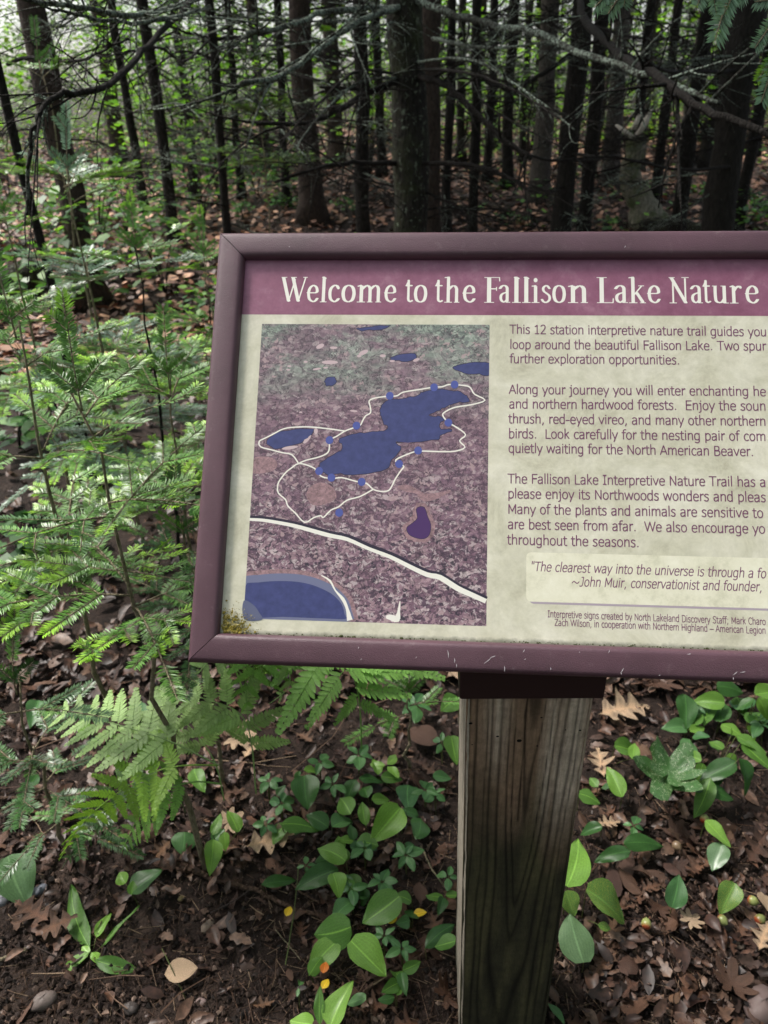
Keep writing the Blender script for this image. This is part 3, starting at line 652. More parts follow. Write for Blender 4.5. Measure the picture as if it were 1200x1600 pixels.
# moss and lichen growing in the lower left corner
m = N('moss_stain', .9, .1); v = m.coord(); m.col(m.ramp(m.noise(v, 170, 5, .7), [(.3, (.10, .075, .015)), (.5, (.30, .24, .05)), (.7, (.42, .40, .30))])); m.bump(m.noise(v, 400, 3), 1., .003); MAT['moss_stain'] = m.m
flat('moss_dark', (.05, .06, .02), .9)
flat('water_ring', (.11, .12, .20), .5)
rs = np.random.RandomState(11)
q = smooth([uv(x, y) for x, y in [(345, 978), (347, 935), (362, 938), (382, 950), (396, 966), (404, 985), (360, 986)]], 4); q += rs.normal(0, .0006, q.shape)
mb = MB(); poly(mb, smooth([uv(x, y) for x, y in [(377, 938), (392, 944), (402, 957), (406, 968), (378, 967)]], 4), z + .0012); sheet('water_stain', mb, MAT['water_ring'])
mb = MB()
for _ in range(150):
    e1, e2 = abs(rs.normal(0, .55)), abs(rs.normal(0, .40))
    if e1 + e2 > 1.3: continue
    x, y = 345 + e1 * 46, 987 - e2 * 42 + (4 if e1 > .3 else 0) * rs.rand(); u0, v0 = uv(x, min(y, 989)); r0 = rs.uniform(.0006, .0026) * (1.25 - .6 * (e1 + e2)); zz_ = z + .0012 + rs.uniform(0, .0006)
    t = np.arange(9) * 2 * PI / 9; rr_ = r0 * rs.uniform(.6, 1.3, 9); mb.add([(u0 + rr_[k] * math.cos(t[k]), v0 + rr_[k] * math.sin(t[k]), zz_) for k in range(9)] + [(u0, v0, zz_ + r0 * .35)], [(k, (k + 1) % 9, 9) for k in range(9)])
o_ = sheet('moss_patch', mb, MAT['moss_stain']); o_['kind'] = 'stuff'
mb = MB()
for _ in range(420):
    x = 346 + abs(rs.normal(0, 22)); y = 986 - abs(rs.normal(0, 17))
    if x > 406 or y < 934 or (x - 346) / 60 + (986 - y) / 52 > 1.25: continue
    u0, v0 = uv(x, y); a = rs.uniform(0, 2 * PI); L = rs.uniform(.0015, .004); d = np.array([math.cos(a) * L, math.sin(a) * L * .8, rs.uniform(.0006, .002)]); n_ = np.array([-d[1], d[0], 0]); n_ *= .0003 / np.linalg.norm(n_)
    b0 = np.array([u0, v0, z + .0017]); mb.add([b0 - n_, b0 + n_, b0 + d], [(0, 1, 2)], 0 if rs.rand() < .8 else 1)
sheet('moss_tuft', mb, [MAT['moss_stain'], MAT['moss_dark']])['kind'] = 'stuff'
# dark algae crumbs along the bottom of the print
mb = MB()
for _ in range(260):
    u0 = rs.uniform(.035, FW - .035); h = .0012 * rs.rand(); v0 = .0312 + abs(rs.normal(0, .0008)); r0 = rs.uniform(.0003, .0011) * (2.2 if rs.rand() < .04 else 1)
    t = np.arange(6) * PI / 3; mb.add([(u0 + r0 * math.cos(k), v0 + r0 * math.sin(k) * .7, z + .0006) for k in t] + [(u0, v0, z + .0006 + r0 * .6)], [(i, (i + 1) % 6, 6) for i in range(6)])
sheet('algae_speck', mb, MAT['moss_dark'])['kind'] = 'stuff'

# bracket and post
def W2(px, py, depth):                          # the place at a pixel, at a depth along the view
    c = np.array([(px - 600) / FPX, (py - 800) / FPX, 1.0]) * depth; return R.T @ c + np.array([0, 0, H])
PW = .140
dpt = PW * FPX / 197.5
ax = R.T @ np.array([(696 - 600) / FPX, (2650 - 800) / FPX, 1.0]); ax /= np.linalg.norm(ax)      # down the post
p0 = W2(729, 1086, dpt); p1 = W2(926.5, 1090, dpt * .995)
ex = p1 - p0; ex -= ax * (ex @ ax); ex /= np.linalg.norm(ex); ey = np.cross(-ax, ex); ey = ey if ey[1] > 0 else -ey
top_up = .045
p0 = p0 - ax * top_up
plen = top_up + (p0[2] + .10) / -ax[2]
def grain(s, z_):
    """s across the face 0..1, z_ metres below the top: latewood lines, 0 = none, 1 = dark line"""
    dx = (s - .56 + .10 * z_ + (vnoise(z_ * 6, s * 2, 31) - .5) * .035) * PW
    phi = np.sqrt(dx ** 2 + .00003) + .050 * np.clip(.245 - z_, -.8, .3) * np.exp(-(dx / .03) ** 2) * -1 + (vnoise(s * 9, z_ * 7, 32) - .5) * .004
    phi = phi + (vnoise(phi * 130 + 7, z_ * 1.5, 71) - .5) * .007
    q = (phi / .0098) % 1.0
    wd_ = .09 + .10 * vnoise(phi * 90, z_ * 3, 72)
    return np.exp(-((q - .5) / wd_) ** 2) * (.55 + .45 * vnoise(phi * 60 + 3, z_ * 6, 73)), q, dx
m = N('post_wood', .8, .3); v = m.coord()
b = m.mix(.55, m.attr(), m.ramp(m.noise(m.coord('Object', (1, 1, .06)), 420, 4, .7), [(.3, .6), (.7, 1.4)]), 'MULTIPLY')
b = m.mix(.5, b, m.ramp(m.noise(v, 60, 5, .75), [(.35, .55), (.6, 1.25)]), 'MULTIPLY')
m.col(b); m.bump(m.noise(m.coord('Object', (1, 1, .05)), 600, 3), .6, .0015); MAT['post_wood'] = m.m
mb = MB()
def face(o, e, nrm, w, seed, nx=90, nz=300, light=False):
    s = np.linspace(0, 1, nx); zz = np.linspace(0, plen, nz); Sg, Z = np.meshgrid(s, zz, indexing='ij')
    g, q, dx = grain(Sg + seed, Z + seed * .3)
    rnd_edge = .004 * np.exp(-Sg * w / .003) + .004 * np.exp(-(1 - Sg) * w / .003)
    dep = -g * .0016 - rnd_edge + (vnoise(Sg * 12, Z * 40, 33 + int(seed * 10)) - .5) * .0006
    crack = np.exp(-((Sg - .475 - .05 * Z - (vnoise(Z * 14, Z * 0, 8) - .5) * .015) / .006) ** 2) * (Z < .27)
    if seed == 0: dep = dep - crack * .003
    V = o + Sg[..., None] * e * w + Z[..., None] * ax + dep[..., None] * nrm
    zr = Z - top_up
    fade = np.clip((zr - .12) / .20 + (vnoise(Sg * 5, Z * 9, 34) - .5) * .7, 0, 1)
    side = (np.clip((Sg - .60) / .1, 0, 1) * np.clip(1 - (zr - .16) / .14, 0, 1) + np.exp(-((Sg - .25) / .09) ** 2) * np.clip(1 - (zr - .05) / .12, 0, 1))
    streak = vnoise(Sg * 26, Z * 5, 35) * .6 + vnoise(Sg * 60, Z * 12, 36) * .4
    pale = np.clip(side * (.25 + 1.2 * streak), 0, 1)
    brown = np.array([.25, .160, .105]); grey = np.array([.56, .45, .36]); alg = np.array([.042, .038, .021]); grn = np.array([.13, .115, .055])
    C = brown * (1 - pale[..., None]) + grey * pale[..., None]
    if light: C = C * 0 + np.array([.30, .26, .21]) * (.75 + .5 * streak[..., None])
    else:
        C = C * (1 - fade[..., None]) + (alg + (grn - alg) * (np.clip(vnoise(Sg * 14, Z * 8, 37) - .45, 0, 1) * 1.2)[..., None]) * fade[..., None]
    C = C * (1 - .9 * g[..., None]); C = C * (1 - .85 * (crack[..., None] if seed == 0 else 0))
    mb.grid(V.reshape(-1, 3), nx, nz, 0, C.reshape(-1, 3))
face(p0, ex, -ey, PW, 0)
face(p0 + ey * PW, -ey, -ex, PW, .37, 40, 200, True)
face(p0 + ex * PW, ey, ex, PW, .61, 30, 120)
face(p0 + ex * PW + ey * PW, -ex, ey, PW, .83, 30, 120)
c4 = [p0 + ex * .004 + ey * .004, p0 + ex * (PW - .004) + ey * .004, p0 + ex * (PW - .004) + ey * (PW - .004), p0 + ex * .004 + ey * (PW - .004)]
mb.add(c4, [(0, 1, 2, 3)], 0, (.1, .08, .06))
post = link(mb.mesh('post', MAT['post_wood']), 'post'); post.parent = sign; post.matrix_parent_inverse = SM.inverted()
flat('knot_dark', (.008, .006, .005), .9); flat('knot_wood', (.10, .07, .045), .8)
mb = MB()
for (x, y, r0) in [(809, 1177, 3.6), (800, 1180, 0), (844, 1130, 1.6), (836, 1188, 1.5), (735, 1141, 2.6), (880, 1155, 1.2), (902, 1156, 1.8), (776, 1168, 2.), (737, 1185, 1.2)]:
    if not r0: continue
    s_ = (x - (729 - (y - 1086) * .0214)) / (197.5 - (y - 1086) * .127); zz = (y - 1086) * .00082
    c = p0 + ex * s_ * PW + ax * (zz + top_up) - ey * .0006; r1 = r0 * .0007
    t = np.arange(10) * PI / 5
    mb = MB(); mb.add([c + ex * r1 * 1.2 * math.cos(k) + ax * r1 * math.sin(k) for k in t] + [c + ey * .0001], [(i, (i + 1) % 10, 10) for i in range(10)])
    link(mb.mesh('worm_hole', MAT['knot_dark'], False), 'worm_hole', post)
mb = MB()
# steel bracket: a plate under the frame and a collar over the post head
ww = .0085; cb = []
for dz in (-.022 + .0, top_up * .86 + .012):
    pass
def slab(o, a, b, c):
    V = [o + a * i + b * j + c * k for k in (0, 1) for j in (0, 1) for i in (0, 1)]
    mb.add(V, [(0, 2, 3, 1), (4, 5, 7, 6), (0, 1, 5, 4), (2, 6, 7, 3), (0, 4, 6, 2), (1, 3, 7, 5)])
slab(p0 - ex * ww - ey * .009 - ax * .010, ex * (PW + 2 * ww), ey * (PW + .018), ax * (top_up + .0085))
bo = p0 + ex * (PW / 2)
br = link(mb.mesh('bracket', MAT['bracket_paint'], False), 'bracket', sign); br.matrix_parent_inverse = SM.inverted()
bv = br.modifiers.new('edge', 'BEVEL'); bv.width = .003; bv.segments = 3
mb = MB()
# neck joining the collar to the back of the sign
n0 = B0 + U * .36 + V_ * .20 - NRM * .037; n1 = B0 + U * .36 + V_ * .012 - NRM * .037
slab(n1 - U * .055, U * .11, (n0 - n1), -NRM * .006)
slab(p0 + ex * .03 + ey * .03 - ax * .0095, ex * (PW - .06), ey * (PW - .05), -ax * .055)
nk = link(mb.mesh('mounting_plate', MAT['bracket_paint'], False), 'mounting_plate', sign); nk.matrix_parent_inverse = SM.inverted()

# ------------------------------------------------------------------ foliage building blocks
def frame_from(d, up=(0, 0, 1)):
    d = np.asarray(d, float); d = d / np.linalg.norm(d); up = np.asarray(up, float)
    s = np.cross(up, d); s = s / (np.linalg.norm(s) + 1e-9); return d, s, np.cross(d, s)
def leaf_grid(rows, prof, nx=4, fold=.12, droop=.2, wav=.0, rs=None, len_=1.0):
    """leaf of length 1 along +x; prof(t) = half width; returns V, F, Col (red: across, green: along)"""
    V = []; C = []
    for i in range(rows + 1):
        t = i / rows; w = prof(t)
        for j in range(-nx // 2, nx // 2 + 1):
            a = j / (nx / 2); y = a * w
            zz = fold * abs(y) - droop * t * t * .5 + wav * math.sin(t * 9 + a * 4 + (rs.rand() if rs is not None else 0)) * abs(a)
            V.append((t, y, zz)); C.append((abs(a), t, 0))
    n = nx + 1
    F = [(i * n + j, (i + 1) * n + j, (i + 1) * n + j + 1, i * n + j + 1) for i in range(rows) for j in range(nx)]
    return np.array(V), F, np.array(C)
def ovate(wr, sh=.33, heart=0.0, tip=1.0):
    def f(t):
        if t <= 0: return heart * wr * .5 + .002
        return max(.002, wr * (math.sin(PI * min(1, t ** (math.log(.5) / math.log(sh)))) ** .8) * 1.0 + (heart * wr * .5 * (1 - t / .12) if t < .12 else 0)) if t < 1 else .001
    return f
def lobed(kind, rs):
    """dead or green lobed leaves as a fan with two rings: oak, maple or aster-like"""
    k = 46 if kind == 'oak' else 56; out = []
    if kind == 'oak':
        n = 27; L = []; ph0 = rs.uniform(-.4, .4)
        for i in range(n):
            t = i / (n - 1); w = .31 * math.sin(PI * (t ** .8)) * (.68 + .46 * math.cos(2 * PI * 3.6 * t + ph0 + PI)) + .012
            L.append((t, w * rs.uniform(.94, 1.06)))
        V = []; C = []; nx = 5
        cu = rs.uniform(-.5, .5); tw_ = rs.uniform(-.5, .5); sg = rs.uniform(.2, .8)
        for t, w in L:
            sk = .035 + .01 * rs.uniform(-1, 1)
            for j in range(nx):
                a = j / 2 - 1; y = a * w * rs.uniform(.93, 1.07)
                zz = cu * 1.8 * (t - .5) ** 2 + sg * y * y * 4.5 + tw_ * y * (t - .5) + rs.uniform(-.012, .012) + (.07 if abs(a) == 1 else 0) * rs.uniform(-.6, 1.)
                V.append((t + sk * abs(a) * 2, y, zz)); C.append((rs.uniform(.5, 1.15),) * 3 if a else (1.3, 1.2, 1.1))
        F = [(i * nx + j, (i + 1) * nx + j, (i + 1) * nx + j + 1, i * nx + j + 1) for i in range(n - 1) for j in range(nx - 1)]
        return np.array(V), F, np.array(C)
    lob = 5 if kind == 'maple' else 7
    V = [(0.0, 0, 0)]; C = [(1, 1, 1)]; n = 40; cu = rs.uniform(-.5, .7); cv = rs.uniform(-.3, .9)
    for ring in (.5, 1.0):
        for i in range(n):
            th = -PI * .93 + 2 * PI * .93 * i / (n - 1)
            ph = th / (PI * .93); lb = abs(math.cos(ph * PI * lob / 2))
            r = (.55 + .45 * (1 - abs(ph)) + .0) * (.50 + .50 * lb ** 1.6 + (.07 if i % 3 == 0 else 0))
            if ring < 1: r = min(r, .5) * .6
            x, y = r * math.cos(th) * .62, r * math.sin(th) * .62
            V.append((x, y, cu * 1.6 * x * x + cv * 1.8 * y * y + rs.uniform(-.012, .012) * (2 if ring == 1 else 1))); C.append((ring * .8 + .1,) * 3 if kind != 'maple_dead' else (rs.uniform(.75, 1.1),) * 3)
    F = [(0, i + 1, i + 2) for i in range(n - 1)] + [(i + 1, n + i + 1, n + i + 2, i + 2) for i in range(n - 1)]
    V = np.array(V); V[:, 0] += .12
    return V, F, np.array(C)

# ---- dead leaves
rs = np.random.RandomState(4)
DL = []
for k in range(12):
    kd = ['oak', 'maple_dead', 'oak', 'oval'][k % 4]
    if kd == 'oval':
        V, F, C = leaf_grid(6, ovate(.26, .4), 4, rs.uniform(-.5, .6), rs.uniform(-.9, .9), .05, rs); C = np.full_like(C, 1) * rs.uniform(.85, 1.1, (len(C), 1))
    else: V, F, C = lobed(kd, rs)
    V = V - V.mean(0); mb = MB(); mb.add(V, F, 0, C); DL.append((mb.mesh('dead_leaf', MAT['dead_leaf']), V, F, C))
def litter_positions(n, dmax, rs, ymin=.55):
    """spread over the ground in view, evenly in the picture"""
    out = []
    while len(out) < n:
        px = rs.uniform(-60, 1260); py = rs.uniform(190, 1640); p = P(px, py)
        d = math.hypot(p[0], p[1])
        if d < dmax: out.append((px, py, p, d))
    return out
def dirt_zone(x, y, px, py):
    """bare trail soil at the lower left, where few leaves lie"""
    return 1330 + 60 * math.sin(px * .01) < py and px < 470 or py > 1530
cnt = 0; tries = 0; taken = []
dlroot = []
def at_screen(px, py): return P(px, py)
import itertools
rs = np.random.RandomState(21)
while cnt < 300 and tries < 9000:
    tries += 1
    py = 1050 + 560 * rs.rand() ** .9; px = rs.uniform(-30, 1230)
    if 300 < px < 1200 and py < 1040: continue
    dens = .22 if (px < 460 and py > 1390) else 1.0
    dens *= .35 + float(vnoise(px / 60, py / 45, 62) > .45)
    if px < 500 and py > 1500: dens = .12
    if rs.rand() > dens: continue
    if 712 < px < 900: continue
    p = P(px, py)
    if any((p[0] - q[0]) ** 2 + (p[1] - q[1]) ** 2 < .026 ** 2 for q in taken[-260:]): continue
    taken.append(p)
    ki = rs.randint(12); me = DL[ki][0]; s_ = rs.uniform(.03, .075) * (.7 if px < 500 and py > 1390 else 1)
    o = link(me, 'dead_leaf'); o.location = p + Vector((0, 0, .006 + .014 * rs.rand())); o.scale = (s_, s_, s_ * rs.uniform(.6, 1.3))
    o.rotation_euler = (rs.uniform(-.5, .5), rs.uniform(-.5, .5), rs.uniform(0, 2 * PI))
    kd_ = ['lobed brown oak leaf', 'pointed brown maple leaf', 'lobed brown oak leaf', 'oval brown leaf'][ki % 4]
    reg = ('under the bottom rail right of the post' if py < 1190 else 'among the plants right of the post' if py < 1370 else 'on the damp litter in the lower right corner') if px > 800 else ('in shade under the ferns and sign' if py < 1190 else 'among the small plants left of the post' if px > 420 and py < 1450 else 'below the leaf patch beside the post foot' if px > 420 else 'at the lower left below the fern' if py < 1390 else 'on the bare dark soil at lower left')
    if s_ > .058: kd_ = 'large ' + kd_
    tag(o, kd_ + ' lying ' + reg, 'dead leaf', kd_.replace(' leaf', ' leaves') + ' ' + reg); cnt += 1
# the rest of the litter, ONE object
def scatter(name, protos, pos, size, rs, mat, cols, tilt=.5, lift=.01):
    tilt = tilt
    k3 = []; mb_v = []; mb_c = []; F_ = []; off = 0
    for (p, s_) in zip(pos, size):
        V, F, C = protos[rs.randint(len(protos))][-3:]
        a = rs.uniform(0, 2 * PI); b, c = rs.uniform(-tilt, tilt, 2)
        Rz = np.array([[math.cos(a), -math.sin(a), 0], [math.sin(a), math.cos(a), 0], [0, 0, 1]])
        Rx = np.array([[1, 0, 0], [0, math.cos(b), -math.sin(b)], [0, math.sin(b), math.cos(b)]]); Ry = np.array([[math.cos(c), 0, math.sin(c)], [0, 1, 0], [-math.sin(c), 0, math.cos(c)]])
        mb_v.append((V * s_) @ (Rz @ Rx @ Ry).T + np.array([p[0], p[1], p[2] + lift * rs.uniform(.3, 1.5)]))
        mb_c.append(C * cols[rs.randint(len(cols))]); F_ += [tuple(i + off for i in f) for f in F]; off += len(V)
    mb = MB(); mb.v = mb_v; mb.c = mb_c; mb.f = F_; mb.m = [0] * len(F_); mb.n = off
    return link(mb.mesh(name, mat), name)
def small(kind, rs):
    """an oval, a lobed or a torn and curled dead leaf"""
    n = 7 if kind else 5; k = rs.uniform(1.2, 3.); c1, c2 = rs.uniform(-1.2, 2.2), rs.uniform(-.8, .8); V = []
    for i in range(n):
        t = i / (n - 1); w = .30 * math.sin(PI * t ** .8) * (1 if kind == 0 else (1.25 if i % 2 else .6)) + .012
        for a in (-1, -.4, .4, 1):
            y = a * w * rs.uniform(.75, 1.15); V.append((t + rs.uniform(-.03, .03), y * math.cos(k * y), c1 * y * y + c2 * (t - .5) ** 2 + rs.uniform(-.02, .03) + .12 * abs(y)))
    F = [(i * 4 + j, i * 4 + 4 + j, i * 4 + 5 + j, i * 4 + 1 + j) for i in range(n - 1) for j in range(3)]; V = np.array(V)
    C = np.full((len(V), 3), 1.0) * rs.uniform(.6, 1.25, (len(V), 1)); return V - V.mean(0), F, C
rs = np.random.RandomState(5)
SP = [small(k % 2, rs) for k in range(20)]
DC = [np.array(c) for c in [(1.2, .78, .60), (.75, .45, .36), (1.7, 1.2, .9), (.6, .40, .34), (1.0, .72, .6), (2.3, 1.75, 1.35), (.45, .32, .28), (1.3, .80, .55)]]
tintmat('litter', (.066, .052, .046), 90, .35, 1.7, .5, .45)  # dark decayed leaves, with deep ground shade mimicked in the colour too
pos = []; size = []
while len(pos) < 2600:
    px = rs.uniform(-60, 1260); py = 950 + 690 * rs.rand(); p = P(px, py)
    dens = .25 if (px < 460 and py > 1370) else 1.0
    if (px < 500 and py > 1490) or (py > 1500 and px < 720): dens = .12
    dens *= .25 + 1.1 * float(vnoise(p[0] * 5, p[1] * 5, 61) > .42)
    if py > 1330 and px > 860: dens *= .55
    if rs.rand() > dens: continue
    pos.append(p); size.append(.010 + .042 * rs.rand() ** 1.8)
while len(pos) < 13500:
    y = 1.6 + 12 * rs.rand() ** 1.45; x = rs.uniform(-1, 1) * (.62 * y + .6); pos.append((x, y, gzf(x, y) + .01)); size.append(rs.uniform(.035, .08) * (1 + y * .015))
tag(scatter('leaf_litter', SP, pos, size, rs, MAT['litter'], DC, .6, .018), 'brown leaf litter carpeting the forest floor', kind='stuff')
n = 42000; y = 4.5 + 30 * rs.rand(n) ** 1.3; x = rs.uniform(-1, 1, n) * (y * .60 + .8); z_ = gz(x, y) + rs.uniform(.01, .06, n); a = rs.uniform(0, 2 * PI, n); el = rs.uniform(-.5, .5, n)
d = np.c_[np.cos(a) * np.cos(el), np.sin(a) * np.cos(el), np.sin(el)]; s2 = np.c_[-np.sin(a), np.cos(a), rs.uniform(-.6, .6, n)]; l = (rs.uniform(.05, .11, n) * (1 + y * .015))[:, None]; w = l * rs.uniform(.25, .42, n)[:, None]; c = np.c_[x, y, z_]
V = np.stack([c, c + d * l * .3 + s2 * w, c + d * l * .75 + s2 * w * .7, c + d * l, c + d * l * .7 - s2 * w * .8, c + d * l * .3 - s2 * w * .9], 1).reshape(-1, 3)
tintmat('far_litter', (.27, .20, .165), 6, .6, 1.3, .55, .4)  # colour raised to offset the dark crown shade on the far floor
tag(link(quads_mesh('far_leaf_litter', V, 6, MAT['far_litter'], np.repeat(np.array(DC)[rs.randint(8, size=n)] * rs.uniform(.6, 1.3, (n, 1)), 6, 0)), 'far_leaf_litter'), 'reddish brown leaf litter between the trunks further back', kind='stuff')
# needles, bark bits and crumbs
mb = MB(); CC = [(.10, .055, .035), (.07, .04, .03), (.16, .10, .07), (.04, .028, .024), (.26, .18, .12)]
for _ in range(3000):
    px = rs.uniform(-40, 1240); py = 1060 + 560 * rs.rand() ** .7; p = P(px, py); a = rs.uniform(0, PI); L = rs.uniform(.006, .017) * (2.2 if rs.rand() < .08 else 1); w = rs.uniform(.0004, .0008)
    d = np.array([math.cos(a), math.sin(a), rs.uniform(-.25, .25)]) * L; n_ = np.array([-math.sin(a), math.cos(a), 0]) * w; c0 = np.array(p) + [0, 0, .007]
    mb.add([c0 - d - n_, c0 + d - n_, c0 + d + n_, c0 - d + n_, c0 - d + [0, 0, w * 2], c0 + d + [0, 0, w * 2]], [(0, 1, 5, 4), (3, 4, 5, 2)], 0, CC[rs.randint(5)])
tag(link(mb.mesh('fallen_needles', MAT['crumb'], False), 'fallen_needles'), 'dry conifer needles sprinkled over the soil', kind='stuff')
mb = MB()
oc = np.array([(1, 0, 0), (0, 1, 0), (-1, 0, 0), (0, -1, 0), (0, 0, 1), (0, 0, -1)], float); of = [(0, 1, 4), (1, 2, 4), (2, 3, 4), (3, 0, 4), (1, 0, 5), (2, 1, 5), (3, 2, 5), (0, 3, 5)]
for _ in range(17000):
    px = rs.uniform(-40, 1240); py = 1060 + 570 * rs.rand() ** .7; p = P(px, py); s_ = .0013 + .0062 * rs.rand() ** 3.5
    q = oc * rs.uniform(.5, 1.4, (6, 3)) * s_; a = rs.uniform(0, 2 * PI); q = q @ np.array([[math.cos(a), math.sin(a), 0], [-math.sin(a), math.cos(a), 0], [0, 0, 1]])
    c = np.array([(.03, .02, .017), (.055, .036, .028), (.10, .062, .045), (.018, .013, .011), (.20, .14, .11)][rs.choice(5, p=[.33, .3, .14, .17, .06])])
    mb.add(q + np.array(p) + [0, 0, .003 + s_ * .4], of, 0, c)
tag(link(mb.mesh('soil_crumbs', MAT['crumb'], False), 'soil_crumbs'), 'loose crumbs of dark soil and bark', kind='stuff')

mb = MB()
for _ in range(420):
    y = .8 + 7 * rs.rand() ** 1.4; x = rs.uniform(-1, 1) * (.6 * y + .3); L = rs.uniform(.04, .16) * (1 + y * .12) * (.3 if y < 1.25 else 1); a = rs.uniform(0, PI); p = np.array([x, y, gzf(x, y) + .018]); d = np.array([math.cos(a), math.sin(a), rs.uniform(-.1, .15)]) * L; kk = rs.normal(0, .12, 3) * L
    mb.tube([p - d, p + kk * [1, 1, .2], p + d], [.0015, .0012, .0007], 3, 0, CC[rs.randint(5)], False)
tag(link(mb.mesh('fallen_twigs', MAT['crumb'], False), 'fallen_twigs'), 'fine dry twigs strewn over the litter', kind='stuff')

# ------------------------------------------------------------------ small plants placed by eye
LM = {}
def leafmesh(wr, sh, heart, mat, fold=.25, droop=.35, rows=9, _c=[0]):
    _c[0] = (_c[0] + 1) % 5; fold = (.15, .35, .5, .25, -.1)[_c[0]]; droop = (.5, .25, .7, .1, .4)[_c[0]]
    key = (round(wr, 2), sh, heart, mat, fold, droop)
    if key not in LM:
        V, F, C = leaf_grid(rows, ovate(wr, sh, heart), 6, fold, droop, .03, np.random.RandomState(_c[0])); V[:, 1] += (.10 * (_c[0] - 2)) * V[:, 0] * (1 - V[:, 0]) ; mb = MB(); mb.add(V, F, 0, C)
        LM[key] = mb.mesh('leaf', MAT[mat])
    return LM[key]
for k, kd in (('maple', 'maple'), ('jag', 'jag')):
    for mt in ('mined_leaf', 'green_leaf', 'spotted_leaf', 'bright_leaf'):
        V, F, C = lobed(kd, np.random.RandomState(8)); mb = MB(); mb.add(V, F, 0, C); LM[(k, mt)] = mb.mesh('leaf', MAT[mt])
def put(me, name, parent, a, b, L=None, roll=0., up=(0, -.25, 1)):
    """orient a unit leaf so that it runs from a to b"""
    a = np.array(a); b = np.array(b); L = L or np.linalg.norm(b - a); d, s_, n_ = frame_from(b - a, up)
    if roll: s_, n_ = s_ * math.cos(roll) + n_ * math.sin(roll), n_ * math.cos(roll) - s_ * math.sin(roll)
    o = link(me, name); o.matrix_world = Matrix(((d[0] * L, s_[0] * L, n_[0] * L, a[0]), (d[1] * L, s_[1] * L, n_[1] * L, a[1]), (d[2] * L, s_[2] * L, n_[2] * L, a[2]), (0, 0, 0, 1)))
    if parent:
        o.parent = parent; o.matrix_parent_inverse = parent.matrix_world.inverted()
    return o
def plant(name, label, cat, leaves, root=None, group=None, stemr=.0011, stem=True):
    """leaves: (base px, base py, tip px, tip py, half-width ratio, height at base, height at tip, material, heart[, roll])"""
    L0 = leaves[0]; r0 = P(*(root or (L0[0], L0[1])), 0)
    if root is None:
        b = P(L0[0], L0[1], L0[5]); r0 = Vector((b[0] + .004, b[1] + .01, gzf(b[0], b[1])))
    e = empty(name, r0); tag(e, label, cat, group); bpy.context.view_layer.update(); k = 0
    for q in leaves:
        a = P(q[0], q[1], q[5]); b = P(q[2], q[3], q[6]); mt = q[7]; hr = q[8]
        if isinstance(hr, str): me = LM[(hr, mt)]; put(me, 'leaf', e, a, b, None, q[9] if len(q) > 9 else 0)
        else: put(leafmesh(q[4], .36 if hr else .45, hr, mt), 'leaf', e, a, b, None, q[9] if len(q) > 9 else rnd.uniform(-.45, .45))
        if stem:
            p0_ = np.array(r0) - [0, 0, .01]; a_ = np.array(a); mid_ = (p0_ + a_) / 2 + np.array([0, 0, .15 * np.linalg.norm(a_ - p0_)])
            mb = MB(); t = np.linspace(0, 1, 7)[:, None]; pts = (1 - t) ** 2 * p0_ + 2 * t * (1 - t) * mid_ + t * t * a_
            mb.tube(pts - np.array(e.location), np.linspace(stemr * 1.2, stemr * .8, 7), 5, 0, (.5, .5, 0)); link(mb.mesh('petiole', MAT['stem']), 'petiole', e)
    return e
G, D, Bt, Sm, Si = 'green_leaf', 'dark_leaf', 'bright_leaf', 'small_leaf', 'silver_leaf'
MF = 'wild_lily_plant'
